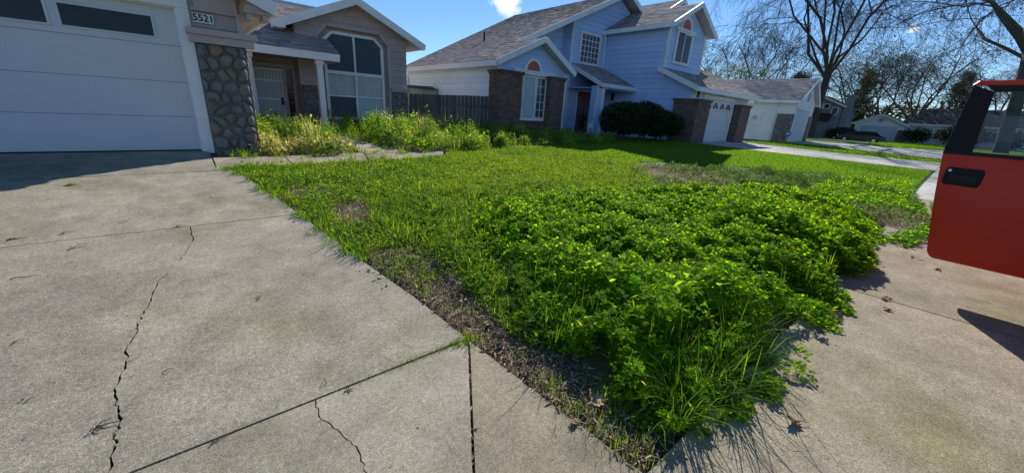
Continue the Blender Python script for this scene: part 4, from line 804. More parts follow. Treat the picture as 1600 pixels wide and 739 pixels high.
# ================================================================ VEGETATION
def quads(mb, *a): pass
def pal(n, cols, wts=None, jit=.18):
    c = np.array(cols); k = rng.choice(len(c), n, p=None if wts is None else np.array(wts) / sum(wts)); j = 1 + rng.uniform(-jit, jit, (n, 1)); return c[k] * j
def scatter(poly, dens, keep=None):
    p = np.array(poly); lo, hi = p.min(0), p.max(0); n = int((hi[0] - lo[0]) * (hi[1] - lo[1]) * dens)
    x = rng.uniform(lo[0], hi[0], n); y = rng.uniform(lo[1], hi[1], n); k = in_poly(x, y, poly)
    if keep is not None: k &= rng.random(n) < keep(x, y)
    return x[k], y[k]
class Veg:
    """many blades and leaflets in one mesh of arrays"""
    def __init__(s): s.V = []; s.Q = []; s.T = []; s.C = []; s.n = 0
    def put(s, V, Q, T, C):
        if Q is not None: s.Q.append(Q + s.n)
        if T is not None: s.T.append(T + s.n)
        s.V.append(V); s.C.append(C); s.n += len(V)
    def blades(s, x, y, z, h, w, lean, col, droop=.35, az=None, seg=2):
        """bent blades: h is their length, lean how far they lie over"""
        n = len(x); az = rng.uniform(0, 2 * np.pi, n) if az is None else az; d = np.stack([np.cos(az), np.sin(az)], 1); sd = np.stack([-d[:, 1], d[:, 0]], 1)
        h = np.broadcast_to(h, n); w = np.broadcast_to(w, n); lean = np.broadcast_to(lean, n); V = np.zeros((n, 2 * seg + 1, 3)); th = .28 * lean; hx = np.zeros(n); hz = np.zeros(n); sl = h / seg
        for i in range(seg + 1):
            wd = w * (.5, .46, .34, .2)[i] if i < seg else None; px_ = x + d[:, 0] * hx; py_ = y + d[:, 1] * hx; pz_ = z + hz
            if i < seg:
                for q, sg in ((0, -1), (1, 1)): V[:, 2 * i + q, 0] = px_ + sg * sd[:, 0] * wd; V[:, 2 * i + q, 1] = py_ + sg * sd[:, 1] * wd; V[:, 2 * i + q, 2] = pz_
            else: V[:, 2 * seg, 0] = px_; V[:, 2 * seg, 1] = py_; V[:, 2 * seg, 2] = pz_
            th_ = np.minimum(th + i * lean * droop * 2.2 / seg, 2.3); hx = hx + sl * np.sin(th_); hz = hz + sl * np.cos(th_)
        m_ = 2 * seg + 1; i = np.arange(n)[:, None] * m_; Q = [i + np.array([2 * k, 2 * k + 1, 2 * k + 3, 2 * k + 2]) for k in range(seg - 1)]
        s.put(V.reshape(-1, 3), np.concatenate(Q), i + np.array([2 * seg - 2, 2 * seg - 1, 2 * seg]), np.repeat(col, m_, 0))
    def tufts(s, tx, ty, nb, length, width, spread, cols, rad=.03, seg=3, lean=(.3, 1.9), droop=.4):
        """clumps whose blades fan out from a centre"""
        k = rng.integers(nb[0], nb[1] + 1, len(tx)); N = k.sum(); a = rng.uniform(0, 6.283, N); r_ = rad * np.sqrt(rng.random(N)); sc = np.repeat(rng.uniform(.6, 1.25, len(tx)), k); tone = np.repeat(1 + rng.normal(0, .15, len(tx)), k); ci = np.repeat(rng.integers(0, len(cols), len(tx)), k)
        X = np.repeat(tx, k) + r_ * np.cos(a); Y_ = np.repeat(ty, k) + r_ * np.sin(a); c = np.array(cols)[np.where(rng.random(N) < .6, ci, rng.integers(0, len(cols), N))] * tone[:, None] * rng.uniform(.8, 1.2, (N, 1))
        s.blades(X, Y_, gz(X, Y_) - .015, rng.uniform(*length, N) * sc, rng.uniform(*width, N), rng.uniform(*lean, N), c, droop, a + rng.normal(0, .6, N), seg)
    def leaves(s, x, y, z, size, az, tilt, col, shape='leaf', roll=None):
        """single folded leaves: 6 points, two quads"""
        n = len(x); tpl = {'leaf': [(0, 0, 0), (.3, .2, .05), (.7, .22, .06), (1, 0, -.02), (.7, -.22, .06), (.3, -.2, .05)], 'lance': [(0, 0, 0), (.25, .10, .03), (.65, .10, .03), (1, 0, -.12), (.65, -.10, .03), (.25, -.10, .03)], 'round': [(0, 0, 0), (.32, .36, .05), (.85, .36, .07), (.95, 0, .02), (.85, -.36, .07), (.32, -.36, .05)]}[shape]
        t_ = np.array(tpl); size = np.broadcast_to(size, n); tilt = np.broadcast_to(tilt, n); roll = rng.normal(0, .35, n) if roll is None else roll
        lx, ly, lz = [t_[None, :, k] * size[:, None] for k in range(3)]
        ly, lz = ly * np.cos(roll)[:, None] - lz * np.sin(roll)[:, None], ly * np.sin(roll)[:, None] + lz * np.cos(roll)[:, None]
        ct, st_ = np.cos(tilt)[:, None], np.sin(tilt)[:, None]; lx, lz = lx * ct - lz * st_, lx * st_ + lz * ct
        ca, sa = np.cos(az)[:, None], np.sin(az)[:, None]
        V = np.stack([x[:, None] + lx * ca - ly * sa, y[:, None] + lx * sa + ly * ca, z[:, None] + lz], 2)
        i = np.arange(n)[:, None] * 6; s.put(V.reshape(-1, 3), np.concatenate([i + np.array([0, 1, 2, 3]), i + np.array([0, 3, 4, 5])]), None, np.repeat(col, 6, 0))
    def trifoliate(s, x, y, z, size, col, tilt=.25):
        """clover leaves: three folded leaflets each"""
        n = len(x); az = rng.uniform(0, 2 * np.pi, n)
        # whole leaf leans one way: leaflets get tilts that follow it
        la = rng.uniform(0, 2 * np.pi, n); lt = np.abs(rng.normal(0, tilt, n))
        for k in range(3):
            a = az + k * 2.094 + rng.normal(0, .12, n); t_ = .18 + lt * np.cos(a - la); s.leaves(x, y, z, size * rng.uniform(.85, 1.12, n), a, t_, col, 'round', rng.normal(0, .25, n) + lt * np.sin(a - la) * .6)
    def build(s, name, mat, parent=None, kind='stuff'):
        f = []
        if s.Q: f.append(np.concatenate(s.Q))
        if s.T: f.append(np.concatenate(s.T))
        return arrmesh(name, np.concatenate(s.V), f, np.concatenate(s.C), mat, parent, kind)
LEAFM = vcol('leaf_mat', .6, .2, 90, 1.65, .62, .03, (2.15, 2.05, .3), rs=.2); GRASSM = vcol('grass_mat', .65, .15, 60, 1.45, .5, .05, (1.8, 1.62, .7), rs=.2); DRYM = vcol('dry_mat', .9, .3, 70, 1.0, .15, .1, (1.1, 1, .8), rs=.3)
GREEN = [(.060, .140, .018), (.078, .170, .020), (.046, .110, .016), (.10, .19, .026)]; YGREEN = [(.120, .195, .012), (.145, .215, .015), (.095, .17, .012), (.165, .21, .03)]; STRAW = [(.34, .26, .13), (.26, .19, .09), (.42, .34, .2)]
CLOVER = [(2.15, 3.0), (2.55, 3.75), (3.2, 4.15), (4.5, 4.0), (6.1, 3.6), (7.6, 3.15), (9.1, 2.5), (9.6, 1.9), (8.9, 1.0), (7.5, .62), (5.8, .42), (4.7, .50), (3.9, .40), (2.9, .36), (2.2, .50), (1.80, .62), (1.68, 1.05), (1.80, 1.75), (1.95, 2.4)]
CL_BIG = [(1.75, 3.1), (2.2, 4.2), (3.1, 4.7), (4.6, 4.5), (6.3, 4.0), (7.9, 3.5), (9.5, 2.9), (10.2, 1.9), (9.2, .75), (7.5, .40), (5.8, .28), (4.7, .36), (3.9, .26), (2.9, .24), (2.2, .36), (1.62, .50), (1.5, 1.05), (1.6, 1.8), (1.65, 2.4)]
def cl_sd(x, y):
    rim = np.full(np.shape(x), 9.0)
    for (ax_, ay_), (bx, by) in zip(CLOVER, CLOVER[1:] + CLOVER[:1]):
        dx, dy = bx - ax_, by - ay_; t_ = np.clip(((x - ax_) * dx + (y - ay_) * dy) / (dx * dx + dy * dy), 0, 1); rim = np.minimum(rim, np.hypot(x - ax_ - t_ * dx, y - ay_ - t_ * dy))
    return np.where(in_poly(x, y, CLOVER), rim, -rim)
def cl_h(x, y):
    """height of the clover canopy: uneven mounds, low at the rim"""
    m = .12 + .22 * fnoise(x * .95 + 3, y * .95, 21) + .20 * (fnoise(x * 2.4, y * 2.4, 33) - .42)
    rim = cl_sd(x, y) + .08 + .6 * (fnoise(x * 1.9, y * 1.9, 41) - .5)
    m += .10 * np.exp(-((x - 2.9) ** 2 + (y - 1.0) ** 2) / .9) + .14 * np.exp(-((x - 6.6) ** 2 / 3.2 + (y - 1.7) ** 2 / 1.0)) + .16 * np.exp(-((x - 5.4) ** 2 / 1.6 + (y - 1.4) ** 2 / .7))
    vt = np.clip(((x - 4.1) * -1.2 + (y - .4) * 1.7) / 4.33, 0, 1); m -= .22 * np.exp(-((x - 4.1 + 1.2 * vt) ** 2 + (y - .4 - 1.7 * vt) ** 2) / .045)
    return np.maximum(m * np.clip(.24 + rim / .75, 0, 1), .04)
# --- clover mass
cv = Veg(); cx_, cy_ = scatter(CL_BIG, 340, lambda x, y: np.clip((cl_sd(x, y) + .95 * (fnoise(x * 1.8, y * 1.8, 45) - .40)) / .22 + .4, 0, 1) * np.where(in_poly(x, y, [(1.4, .3), (3.4, .3), (3.0, 1.1), (2.2, 2.3), (1.5, 2.5)]), .62, 1)); far_ = np.hypot(cx_, cy_); keep = rng.random(len(cx_)) < np.clip(1.25 - far_ * .08, .5, 1); cx_, cy_ = cx_[keep], cy_[keep]
k = rng.integers(12, 23, len(cx_)); cr_ = rng.uniform(.05, .085, len(cx_)) * (1 + .03 * np.hypot(cx_, cy_)); co_ = rng.normal(0, .045, len(cx_)); tone = 1 + rng.normal(0, .16, len(cx_))
rr_ = np.repeat(cr_, k) * np.sqrt(rng.random(k.sum())); ra_ = rng.uniform(0, 6.283, k.sum()); px_ = np.repeat(cx_, k) + rr_ * np.cos(ra_); py_ = np.repeat(cy_, k) + rr_ * np.sin(ra_); far_ = np.hypot(px_, py_)
top = cl_h(np.repeat(cx_, k), np.repeat(cy_, k)) + np.repeat(co_, k) - rr_ ** 2 * 9 - np.abs(rng.normal(0, .03, len(px_))); top = np.maximum(top, .015); pz = gz(px_, py_) + top
cvc = pal(len(px_), [(.090, .172, .006), (.112, .204, .007), (.070, .142, .006), (.125, .212, .008), (.052, .11, .006)], [3, 3, 2.5, .8, 1.4]) * np.repeat(tone, k)[:, None]
sz = rng.uniform(.0165, .028, len(px_)) * (1 + far_ * .06)
cv.trifoliate(px_, py_, pz, sz, cvc, .45)
od_ = rng.random(len(px_)) < .02; cv.leaves(px_[od_], py_[od_], pz[od_] + .01, rng.uniform(.03, .07, od_.sum()), rng.uniform(0, 6.28, od_.sum()), rng.uniform(.1, 1.0, od_.sum()), pal(int(od_.sum()), [(.20, .22, .04), (.26, .22, .08), (.10, .17, .05)]), 'lance')
x, y = scatter([(2.2, 2.2), (3.4, 2.4), (4.6, 3.2), (3.2, 4.3), (2.0, 3.6)], 60); k_ = 16; X = np.repeat(x, k_) + rng.normal(0, .05, len(x) * k_); Y_ = np.repeat(y, k_) + rng.normal(0, .05, len(x) * k_); cv.leaves(X, Y_, gz(X, Y_) + cl_h(X, Y_) * rng.uniform(.5, 1.15, len(X)), rng.uniform(.014, .032, len(X)), rng.uniform(0, 6.28, len(X)), rng.uniform(-.2, .9, len(X)), pal(len(X), [(.12, .20, .02), (.10, .18, .025)]), 'round')
nb = len(px_) // 3; cv.blades(px_[:nb], py_[:nb], gz(px_[:nb], py_[:nb]), top[:nb], .004, rng.uniform(.1, .7, nb), pal(nb, GREEN), 0)
# broad leaves standing out of it
bx_, by_ = scatter([(1.9, .8), (3.2, .9), (3.4, 1.6), (2.2, 1.9)], 60); hb_ = cl_h(bx_, by_)
for q in range(2): cv.leaves(bx_, by_, gz(bx_, by_) + hb_ * rng.uniform(.7, 1.15, len(bx_)), rng.uniform(.05, .10, len(bx_)), rng.uniform(0, 6.3, len(bx_)), rng.uniform(.2, .9, len(bx_)), pal(len(bx_), [(.11, .20, .035), (.13, .23, .04)]), 'leaf')
cl_o = cv.build('clover', LEAFM); tag(cl_o, 'dense dark green clover mounds overgrowing the sidewalk corner of the lawn', 'clover')
# --- tall arching grass round its front and through it
tg = Veg(); FRONT = [(1.62, .60), (1.66, 1.1), (1.72, 1.8), (2.1, 2.2), (2.5, 1.6), (2.9, 1.1), (3.3, .6), (2.6, .38), (2.0, .46)]
x, y = scatter(FRONT, 130, lambda x, y: np.clip(fnoise(x * 3, y * 3, 51) * 2 - .3, .15, 1))
tg.tufts(x, y, (10, 22), (.22, .48), (.004, .008), 1, [(.05, .115, .012), (.065, .14, .014), (.085, .165, .016), (.04, .095, .012)], .05, 3, (.5, 2.1), .44)
MIDG = [(1.55, 1.3), (1.60, 2.3), (1.66, 3.0), (1.55, 3.4), (1.5, 4.2), (1.8, 5.1), (2.8, 5.2), (4.2, 5.0), (4.4, 3.9), (3.2, 4.1), (2.5, 3.6), (2.2, 2.9), (2.05, 2.3), (1.85, 1.7)]
x, y = scatter(MIDG, 250, lambda x, y: np.clip(1.5 - .24 * (x + y - 3.2), .12, 1) * np.clip(fnoise(x * 2.2, y * 2.2, 61) * 2.6 - .35, .35, 1))
tg.tufts(x, y, (9, 20), (.07, .20), (.0045, .009), 1, YGREEN + GREEN, .05, 3, (.5, 2.3), .42)
x, y = scatter([(1.5, 1.5), (1.62, 2.6), (1.7, 3.4), (2.3, 3.6), (2.2, 2.4), (1.9, 1.2)], 1500, lambda x, y: np.clip(fnoise(x * 3, y * 3, 67) * 2.4 - .5, .1, 1)); n = len(x); hh_ = rng.uniform(.01, .13, n); tg.trifoliate(x, y, gz(x, y) + hh_, rng.uniform(.016, .028, n), pal(n, [(.085, .16, .006), (.105, .19, .007), (.064, .13, .006)]), .4)
x, y = scatter(CLOVER, 7, lambda x, y: fnoise(x * 1.5, y * 1.5, 63) > .45); tg.tufts(x, y, (4, 12), (.22, .42), (.004, .008), 1, GREEN + YGREEN[:2], .03, 3, (.1, 1.2), .3)
# a few long stems that lean out over the sidewalk
x, y = scatter([(1.75, .55), (2.2, .44), (3.0, .40), (3.2, .7), (2.0, .9)], 15); n = len(x)
tg.blades(x, y, gz(x, y), rng.uniform(.28, .46, n), .005, rng.uniform(.4, 1.4, n), pal(n, [(.10, .15, .03), (.14, .17, .05)]), .3, rng.normal(-1.6, .9, n), 3)
x, y = scatter([(1.9, 2.4), (1.75, 3.6), (2.2, 4.8), (4.8, 5.0), (6.2, 4.3), (4.4, 3.8), (2.6, 3.6)], 520, lambda x, y: np.clip(fnoise(x * 2.1, y * 2.1, 69) * 4 - 1.7, 0, 1)); n = len(x); tg.trifoliate(x, y, gz(x, y) + rng.uniform(.01, .12, n), rng.uniform(.022, .036, n), pal(n, [(.085, .165, .006), (.105, .19, .007), (.064, .135, .006)]), .4)
o = tg.build('tall_grass', GRASSM); tag(o, 'long arching grass blades along the front of the clover', 'grass')
# --- mown yellow-green lawn
LAWN = [(.5, 6.9), (.75, 5.9), (.95, 4.7), (1.12, 3.4), (1.25, 2.5), (1.6, 2.6), (2.2, 3.3), (3.2, 3.6), (6.3, 3.5), (7.6, 3.4), (8.0, 4.2), (9.2, 5.6), (9.6, 6.6), (9.5, 8.3), (4.75, 8.1), (4.4, 7.4), (2.6, 7.15), (.6, 7.1)]
lw = Veg(); patch = lambda x, y: fnoise(x * 1.1, y * 1.1, 71)
bare = lambda x, y: np.clip(1.15 - 1.6 * np.exp(-((x - 1.45) ** 2 / .10 + (y - 4.6) ** 2 / .25)) - 1.5 * np.exp(-((x - 1.2) ** 2 / .16 + (y - 5.6) ** 2 / .12)) - np.clip((1.35 - x) * 0, 0, 1), 0.03, 1) * np.where((y < 3.4) & (x < 1.75), .28, 1) * np.clip(.4 + 1.3 * fnoise(x * 2.5, y * 2.5, 73), .25, 1)
x, y = scatter(LAWN, 5600, bare); n = len(x); p = patch(x, y); lw_c = np.where((p > .50)[:, None], pal(n, YGREEN), pal(n, YGREEN[:3] + GREEN)); th_ = rng.random((n, 1)); lw_c = np.where(th_ < .09, pal(n, [(.30, .26, .15), (.22, .19, .11)]), lw_c)
lw.blades(x, y, gz(x, y) - .015, rng.uniform(.03, .075, n) * (.7 + .6 * p), rng.uniform(.006, .012, n), rng.uniform(.5, 2.2, n), lw_c, .35)
x, y = scatter(LAWN, 22, lambda x, y: np.clip(fnoise(x * 1.7, y * 1.7, 77) * 3 - 1.1, .03, 1) * np.clip(1.3 - .08 * (x + y), .2, 1)); lw.tufts(x, y, (8, 18), (.06, .13), (.006, .010), 1, YGREEN[:3] + GREEN, .04, 2, (.4, 2.0), .4)
x, y = scatter(LAWN, 110, lambda x, y: np.clip(patch(x, y) * 2 - .5, 0, 1)); n = len(x)   # broad rosettes
for q in range(6): lw.leaves(x, y, gz(x, y) + .012, rng.uniform(.04, .09, n), q * 1.05 + rng.uniform(0, .5, n) + x * 7, rng.uniform(.15, .8, n), pal(n, [(.11, .20, .03), (.075, .16, .022)]), 'lance')
x, y = scatter(LAWN, 130, lambda x, y: np.clip(1.2 - 1.6 * patch(x, y), 0, 1)); n = len(x)
lw.blades(x, y, gz(x, y) - .01, rng.uniform(.02, .06, n), .008, rng.uniform(.8, 2, n), pal(n, [(.28, .24, .15), (.2, .16, .1)]), .6)
x, y = scatter(LAWN, 26, lambda x, y: np.clip(fnoise(x * .9 + 5, y * .9, 79) * 4 - 1.9, 0, 1)); k_ = 26; X = np.repeat(x, k_) + rng.normal(0, .07, len(x) * k_); Y_ = np.repeat(y, k_) + rng.normal(0, .07, len(x) * k_)   # low dark weeds in the turf
lw.leaves(X, Y_, gz(X, Y_) + rng.uniform(.01, .06, len(X)), rng.uniform(.015, .035, len(X)), rng.uniform(0, 6.28, len(X)), rng.uniform(-.2, .8, len(X)), pal(len(X), [(.05, .12, .02), (.065, .14, .025), (.09, .16, .04)]), 'round')
# broadleaf weeds in the rough turf beside the drive
LEFTW = [(.5, 7.05), (.75, 5.9), (.98, 4.7), (1.2, 3.4), (1.7, 3.3), (2.4, 4.2), (3.2, 5.4), (4.3, 7.2), (2.6, 7.1)]
x, y = scatter(LEFTW, 42, lambda x, y: np.clip(fnoise(x * 1.8 + 2, y * 1.8, 85) * 3.4 - 1.1, .04, 1) * bare(x, y)); k_ = 22; X = np.repeat(x, k_) + rng.normal(0, .055, len(x) * k_); Y_ = np.repeat(y, k_) + rng.normal(0, .055, len(x) * k_); tn = np.repeat(rng.uniform(.75, 1.25, len(x)), k_)[:, None]
lw.leaves(X, Y_, gz(X, Y_) + rng.uniform(.01, .085, len(X)), rng.uniform(.02, .05, len(X)), rng.uniform(0, 6.28, len(X)), rng.uniform(-.2, .9, len(X)), pal(len(X), [(.06, .14, .015), (.085, .175, .02), (.11, .20, .03)]) * tn, 'leaf')
# lusher tufts along the drive
EDGE = [(.42, 7.15), (.62, 6.0), (.85, 4.8), (1.02, 3.5), (1.2, 3.3), (1.55, 4.0), (1.5, 5.5), (1.2, 7.1)]
x, y = scatter(EDGE, 170, lambda x, y: np.clip(fnoise(x * 2.4, y * 2.4, 81) * 3 - .8, .06, 1) * bare(x, y)); lw.tufts(x, y, (10, 22), (.06, .15), (.004, .008), 1, GREEN + YGREEN[:2] + [(.06, .13, .02)], .05, 3, (.4, 2.2), .42)
ey = rng.uniform(3.25, 7.1, 120); ex = np.array([edge(float(q)) for q in np.minimum(ey, 7.05)]) + rng.normal(.02, .05, 120); k_ = fnoise(ey * 2.3, ey * 0, 83) > .38
lw.tufts(ex[k_], ey[k_], (10, 24), (.06, .14), (.004, .008), 1, GREEN + YGREEN[:2], .05, 3, (.5, 2.3), .42)
# weeds creeping over both edges of the path
wx = rng.uniform(.5, 4.4, 110); lw.tufts(wx, np.where(rng.random(110) < .5, 7.12 + .06 * np.maximum(wx - 1.3, 0), 7.88) + rng.normal(0, .09, 110), (8, 20), (.06, .18), (.006, .011), 1, GREEN + YGREEN, .06, 2, (.4, 2.0), .42)
wx = rng.uniform(8.2, 12, 60); lw.tufts(np.where(rng.random(60) < .5, 2.72, 3.55 - .06 * (wx - 8)) + rng.normal(0, .05, 60), wx, (8, 16), (.06, .18), (.008, .013), 1, GREEN + YGREEN, .06, 2, (.4, 1.8), .4)
o = lw.build('lawn_grass', GRASSM); tag(o, 'short yellow green lawn grass with bare earth patches by the driveway', 'grass')
# --- tufts on the bare strip and in the joint of the drive
tf = Veg()
for tx, ty, r_, c_ in ((1.62, .98, .06, 170), (1.60, .80, .05, 110), (1.40, 1.17, .05, 150), (1.42, .80, .09, 230), (1.36, .98, .05, 110), (1.50, .60, .07, 120), (1.36, .62, .05, 70), (1.27, 1.80, .05, 160), (1.16, 1.81, .03, 60), (1.3, 2.5, .06, 90), (1.25, 2.9, .07, 130), (1.45, 1.5, .04, 40), (1.5, 2.1, .06, 60), (1.33, 2.2, .05, 50)):
    x = tx + rng.normal(0, r_, c_); y = ty + rng.normal(0, r_, c_); n = c_
    tf.blades(x, y, gz(x, y) - .02, rng.uniform(.03, .085, n), rng.uniform(.0025, .0045, n), rng.uniform(.3, 1.3, n), pal(n, YGREEN + GREEN), .4)
n = 900; x = 1.22 - np.abs(rng.normal(0, .36, n)); x = x[x > .2]; n = len(x); y = 1.825 + rng.normal(0, .008, n)
tf.blades(x, y, gz(x, y) - .03, rng.uniform(.03, .06, n), .003, rng.uniform(.2, 1.1, n), pal(n, [(.07, .11, .02), (.10, .14, .03), (.05, .07, .02)]), .4)
n = 160; x = rng.uniform(-5, .9, n); y = np.where(rng.random(n) < .5, 4.70, 6.93) + rng.normal(0, .006, n); tf.blades(x, y, gz(x, y) - .03, rng.uniform(.015, .04, n), .004, .6, pal(n, [(.08, .09, .03), (.12, .12, .05)]), .4)
o = tf.build('grass_tufts', GRASSM); tag(o, 'small grass tufts on the bare strip and in the driveway joint', 'grass')
# --- litter: dead stalks, chips and cut weeds
def chips(name, polys, mat, label, cat):
    v = Veg()
    for poly, dens, s0, s1, cols, flat, hgt, keep in polys:
        x, y = scatter(poly, dens, keep); n = len(x)
        v.leaves(x, y, gz(x, y) + rng.uniform(-.012, hgt, n), rng.uniform(s0, s1, n), rng.uniform(0, 6.28, n), rng.normal(0, flat, n), pal(n, cols, None, .3), 'lance' if s1 > .05 else 'leaf')
        m_ = n // 2; v.blades(x[:m_] + .01, y[:m_], gz(x[:m_], y[:m_]) + rng.uniform(.0, hgt + .004, m_), rng.uniform(.02, .09, m_), rng.uniform(.0018, .004, m_), rng.uniform(4.9, 5.6, m_), pal(m_, cols, None, .3), .02)
    o = v.build(name, mat); tag(o, label, cat); return o
STRIP = [(1.30, .53), (1.26, 1.80), (1.2, 2.5), (1.1, 3.3), (1.3, 3.6), (1.75, 3.1), (1.9, 2.3), (1.75, 1.5), (1.72, .9), (1.75, .53)]
BROWN = [(.30, .22, .15), (.21, .15, .10), (.40, .31, .215), (.14, .10, .075), (.50, .41, .30), (.25, .18, .12)]
chips('leaf_litter', [(STRIP, 2600, .014, .060, BROWN, .25, .012, None), (STRIP, 120, .03, .07, [(.40, .34, .26), (.30, .24, .17)], .4, .03, None), ([(1.2, 4.2), (1.6, 4.2), (1.75, 4.9), (1.45, 5.9), (.95, 6.0)], 1200, .012, .045, BROWN, .25, .015, None), ([(.85, 6.5), (2.4, 6.6), (2.6, 7.1), (.8, 7.1)], 350, .015, .05, BROWN, .3, .02, None)], DRYM, 'dead stalks and leaf chips on the bare strip beside the driveway', 'leaf litter')
CUT = [(6.4, 3.6), (7.6, 4.1), (8.2, 5.2), (9.6, 5.3), (11.2, 4.1), (12.6, 3.4), (14.0, 2.0), (14.2, .75), (11.5, .50), (9.6, .02), (8.3, .15), (8.9, .95), (9.7, 1.9), (9.2, 2.6), (7.7, 3.3)]
clm = lambda x, y: np.clip(fnoise(x * 1.5, y * 1.5, 91) * 3.2 - .8, .25, 1) * np.clip(1 - .9 * np.exp(-((x - 8.3) ** 2 / 1.2 + (y - 4.6) ** 2 / .35)), .1, 1)
v = Veg(); x, y = scatter(CUT, 3600, clm); n = len(x); mh = .26 * np.clip(fnoise(x * 1.9 + 4, y * 2.6, 131) * 2.6 - 1.05, 0, 1) * np.clip(1 - .9 * np.exp(-((x - 8.3) ** 2 / 1.0 + (y - 4.5) ** 2 / .3)), 0, 1)
v.leaves(x, y, gz(x, y) + mh * rng.random(n) ** .5 + rng.uniform(-.012, .02, n), rng.uniform(.03, .075, n), rng.uniform(0, 6.28, n), rng.normal(.1, .6, n), np.where((rng.random(n) < np.clip((x - 8.4) / 2.2, .25, .85))[:, None], pal(n, [(.085, .19, .025), (.12, .22, .035), (.06, .14, .02)], None, .25), pal(n, [(.24, .28, .12), (.30, .31, .17), (.18, .20, .09), (.38, .34, .24), (.12, .14, .06)], None, .25)), 'lance')
x, y = scatter(CUT, 1700); n = len(x); v.blades(x, y, gz(x, y) + rng.uniform(0, .03, n), rng.uniform(.04, .14, n), .005, rng.uniform(4.4, 5.6, n), pal(n, [(.46, .42, .30), (.36, .31, .22), (.54, .50, .38), (.26, .21, .15)], None, .25), .02)
tag(v.build('cut_weeds', vcol('cut_mat', .9, .2, 70, 1.3, .35, .05, (1.2, 1.2, .9), rs=.25)), 'flattened clumps of pulled weeds drying beyond the clover', 'cut weeds')
sg = Veg(); x, y = scatter([(9.7, .1), (11.5, .45), (14.2, .7), (13.0, 2.0), (10.2, 2.0), (9.6, 1.2)], 1100); n = len(x)
sg.trifoliate(x, y, gz(x, y) + rng.uniform(.01, .17, n), rng.uniform(.03, .05, n), pal(n, [(.085, .175, .01), (.11, .20, .015), (.065, .14, .01)]), .4); x, y = scatter([(8.2, .25), (9.6, .0), (11.5, .2), (10.5, -.25), (9.0, -.15), (7.2, .15), (7.4, .45)], 900); n = len(x)
sg.trifoliate(x, y, gz(x, y) + rng.uniform(.01, .09, n), rng.uniform(.03, .045, n), pal(n, GREEN), .4)
tag(sg.build('low_clover', LEAFM), 'low straggling clover creeping over the sidewalk edge by the red door', 'clover')
jt = Veg(); q_ = rng.random(420); n = 420; x = 1.215 + (.437 - 1.215) * q_ + rng.normal(0, .006, n); y = 1.75 + (.525 - 1.75) * q_ + rng.normal(0, .006, n)
jt.leaves(x, y, gz(x, y) - rng.uniform(.002, .03, n), rng.uniform(.012, .045, n), np.where(rng.random(n) < .7, -2.14, 0) + rng.normal(0, .5, n), rng.normal(0, .25, n), pal(n, BROWN, None, .3), 'lance')
n = 300; x = np.r_[rng.uniform(-1.6, .9, 150), rng.uniform(-1.6, .5, 150)]; y = np.r_[4.70 + rng.normal(0, .005, 150), 6.93 + rng.normal(0, .005, 150)]
jt.leaves(x, y, gz(x, y) - rng.uniform(.004, .03, n), rng.uniform(.012, .04, n), rng.normal(0, .5, n), rng.normal(0, .25, n), pal(n, BROWN, None, .3), 'lance')
x = rng.uniform(-1.2, .9, 260); y = 1.825 + rng.normal(0, .005, 260); jt.leaves(x, y, gz(x, y) - rng.uniform(.004, .03, 260), rng.uniform(.012, .035, 260), rng.normal(0, .5, 260), rng.normal(0, .25, 260), pal(260, BROWN, None, .3), 'lance')
tag(jt.build('joint_debris', DRYM), 'dry clippings and dirt caught in the concrete joints', 'debris')
# --- the neighbours' lawns
ln = Veg()
L2 = [(9.6, 8.4), (9.2, 5.7), (10.4, 5.6), (12.0, 4.6), (14.0, 2.6), (14.4, .60), (20.2, .60), (19.5, 3.8), (18.7, 6.2), (18.3, 8.4), (17.8, 11.0), (12.6, 11.5)]
x, y = scatter(L2, 2000, lambda x, y: np.clip(1.1 - .03 * x, .3, 1)); n = len(x)
ln.blades(x, y, gz(x, y) - .015, rng.uniform(.03, .06, n) * (1 + .6 * (fnoise(x, y, 3) - .4)), rng.uniform(.012, .022, n), rng.uniform(.3, 1.1, n), pal(n, [(.075, .165, .018), (.095, .195, .022), (.12, .21, .028), (.06, .13, .016)]), .4)
for poly in ([(26.3, .6), (29.5, .6), (30.4, 4), (31, 7.8), (24.7, 8.4), (25.2, 3.5)], [(46, .6), (62, -9), (83, -9), (83, 7.5), (56, 6.8), (42, 5.4)], [(46, -1.3), (46, -9), (62, -9), (46.2, .5)]):
    x, y = scatter(poly, 240); n = len(x); ln.blades(x, y, gz(x, y) - .02, rng.uniform(.04, .10, n), rng.uniform(.04, .08, n), rng.uniform(.3, 1, n), pal(n, [(.075, .165, .018), (.10, .20, .024), (.13, .22, .03)]), .4)
tag(ln.build('neighbour_grass', GRASSM), 'even bright green mown lawns in front of the neighbouring houses', 'grass')
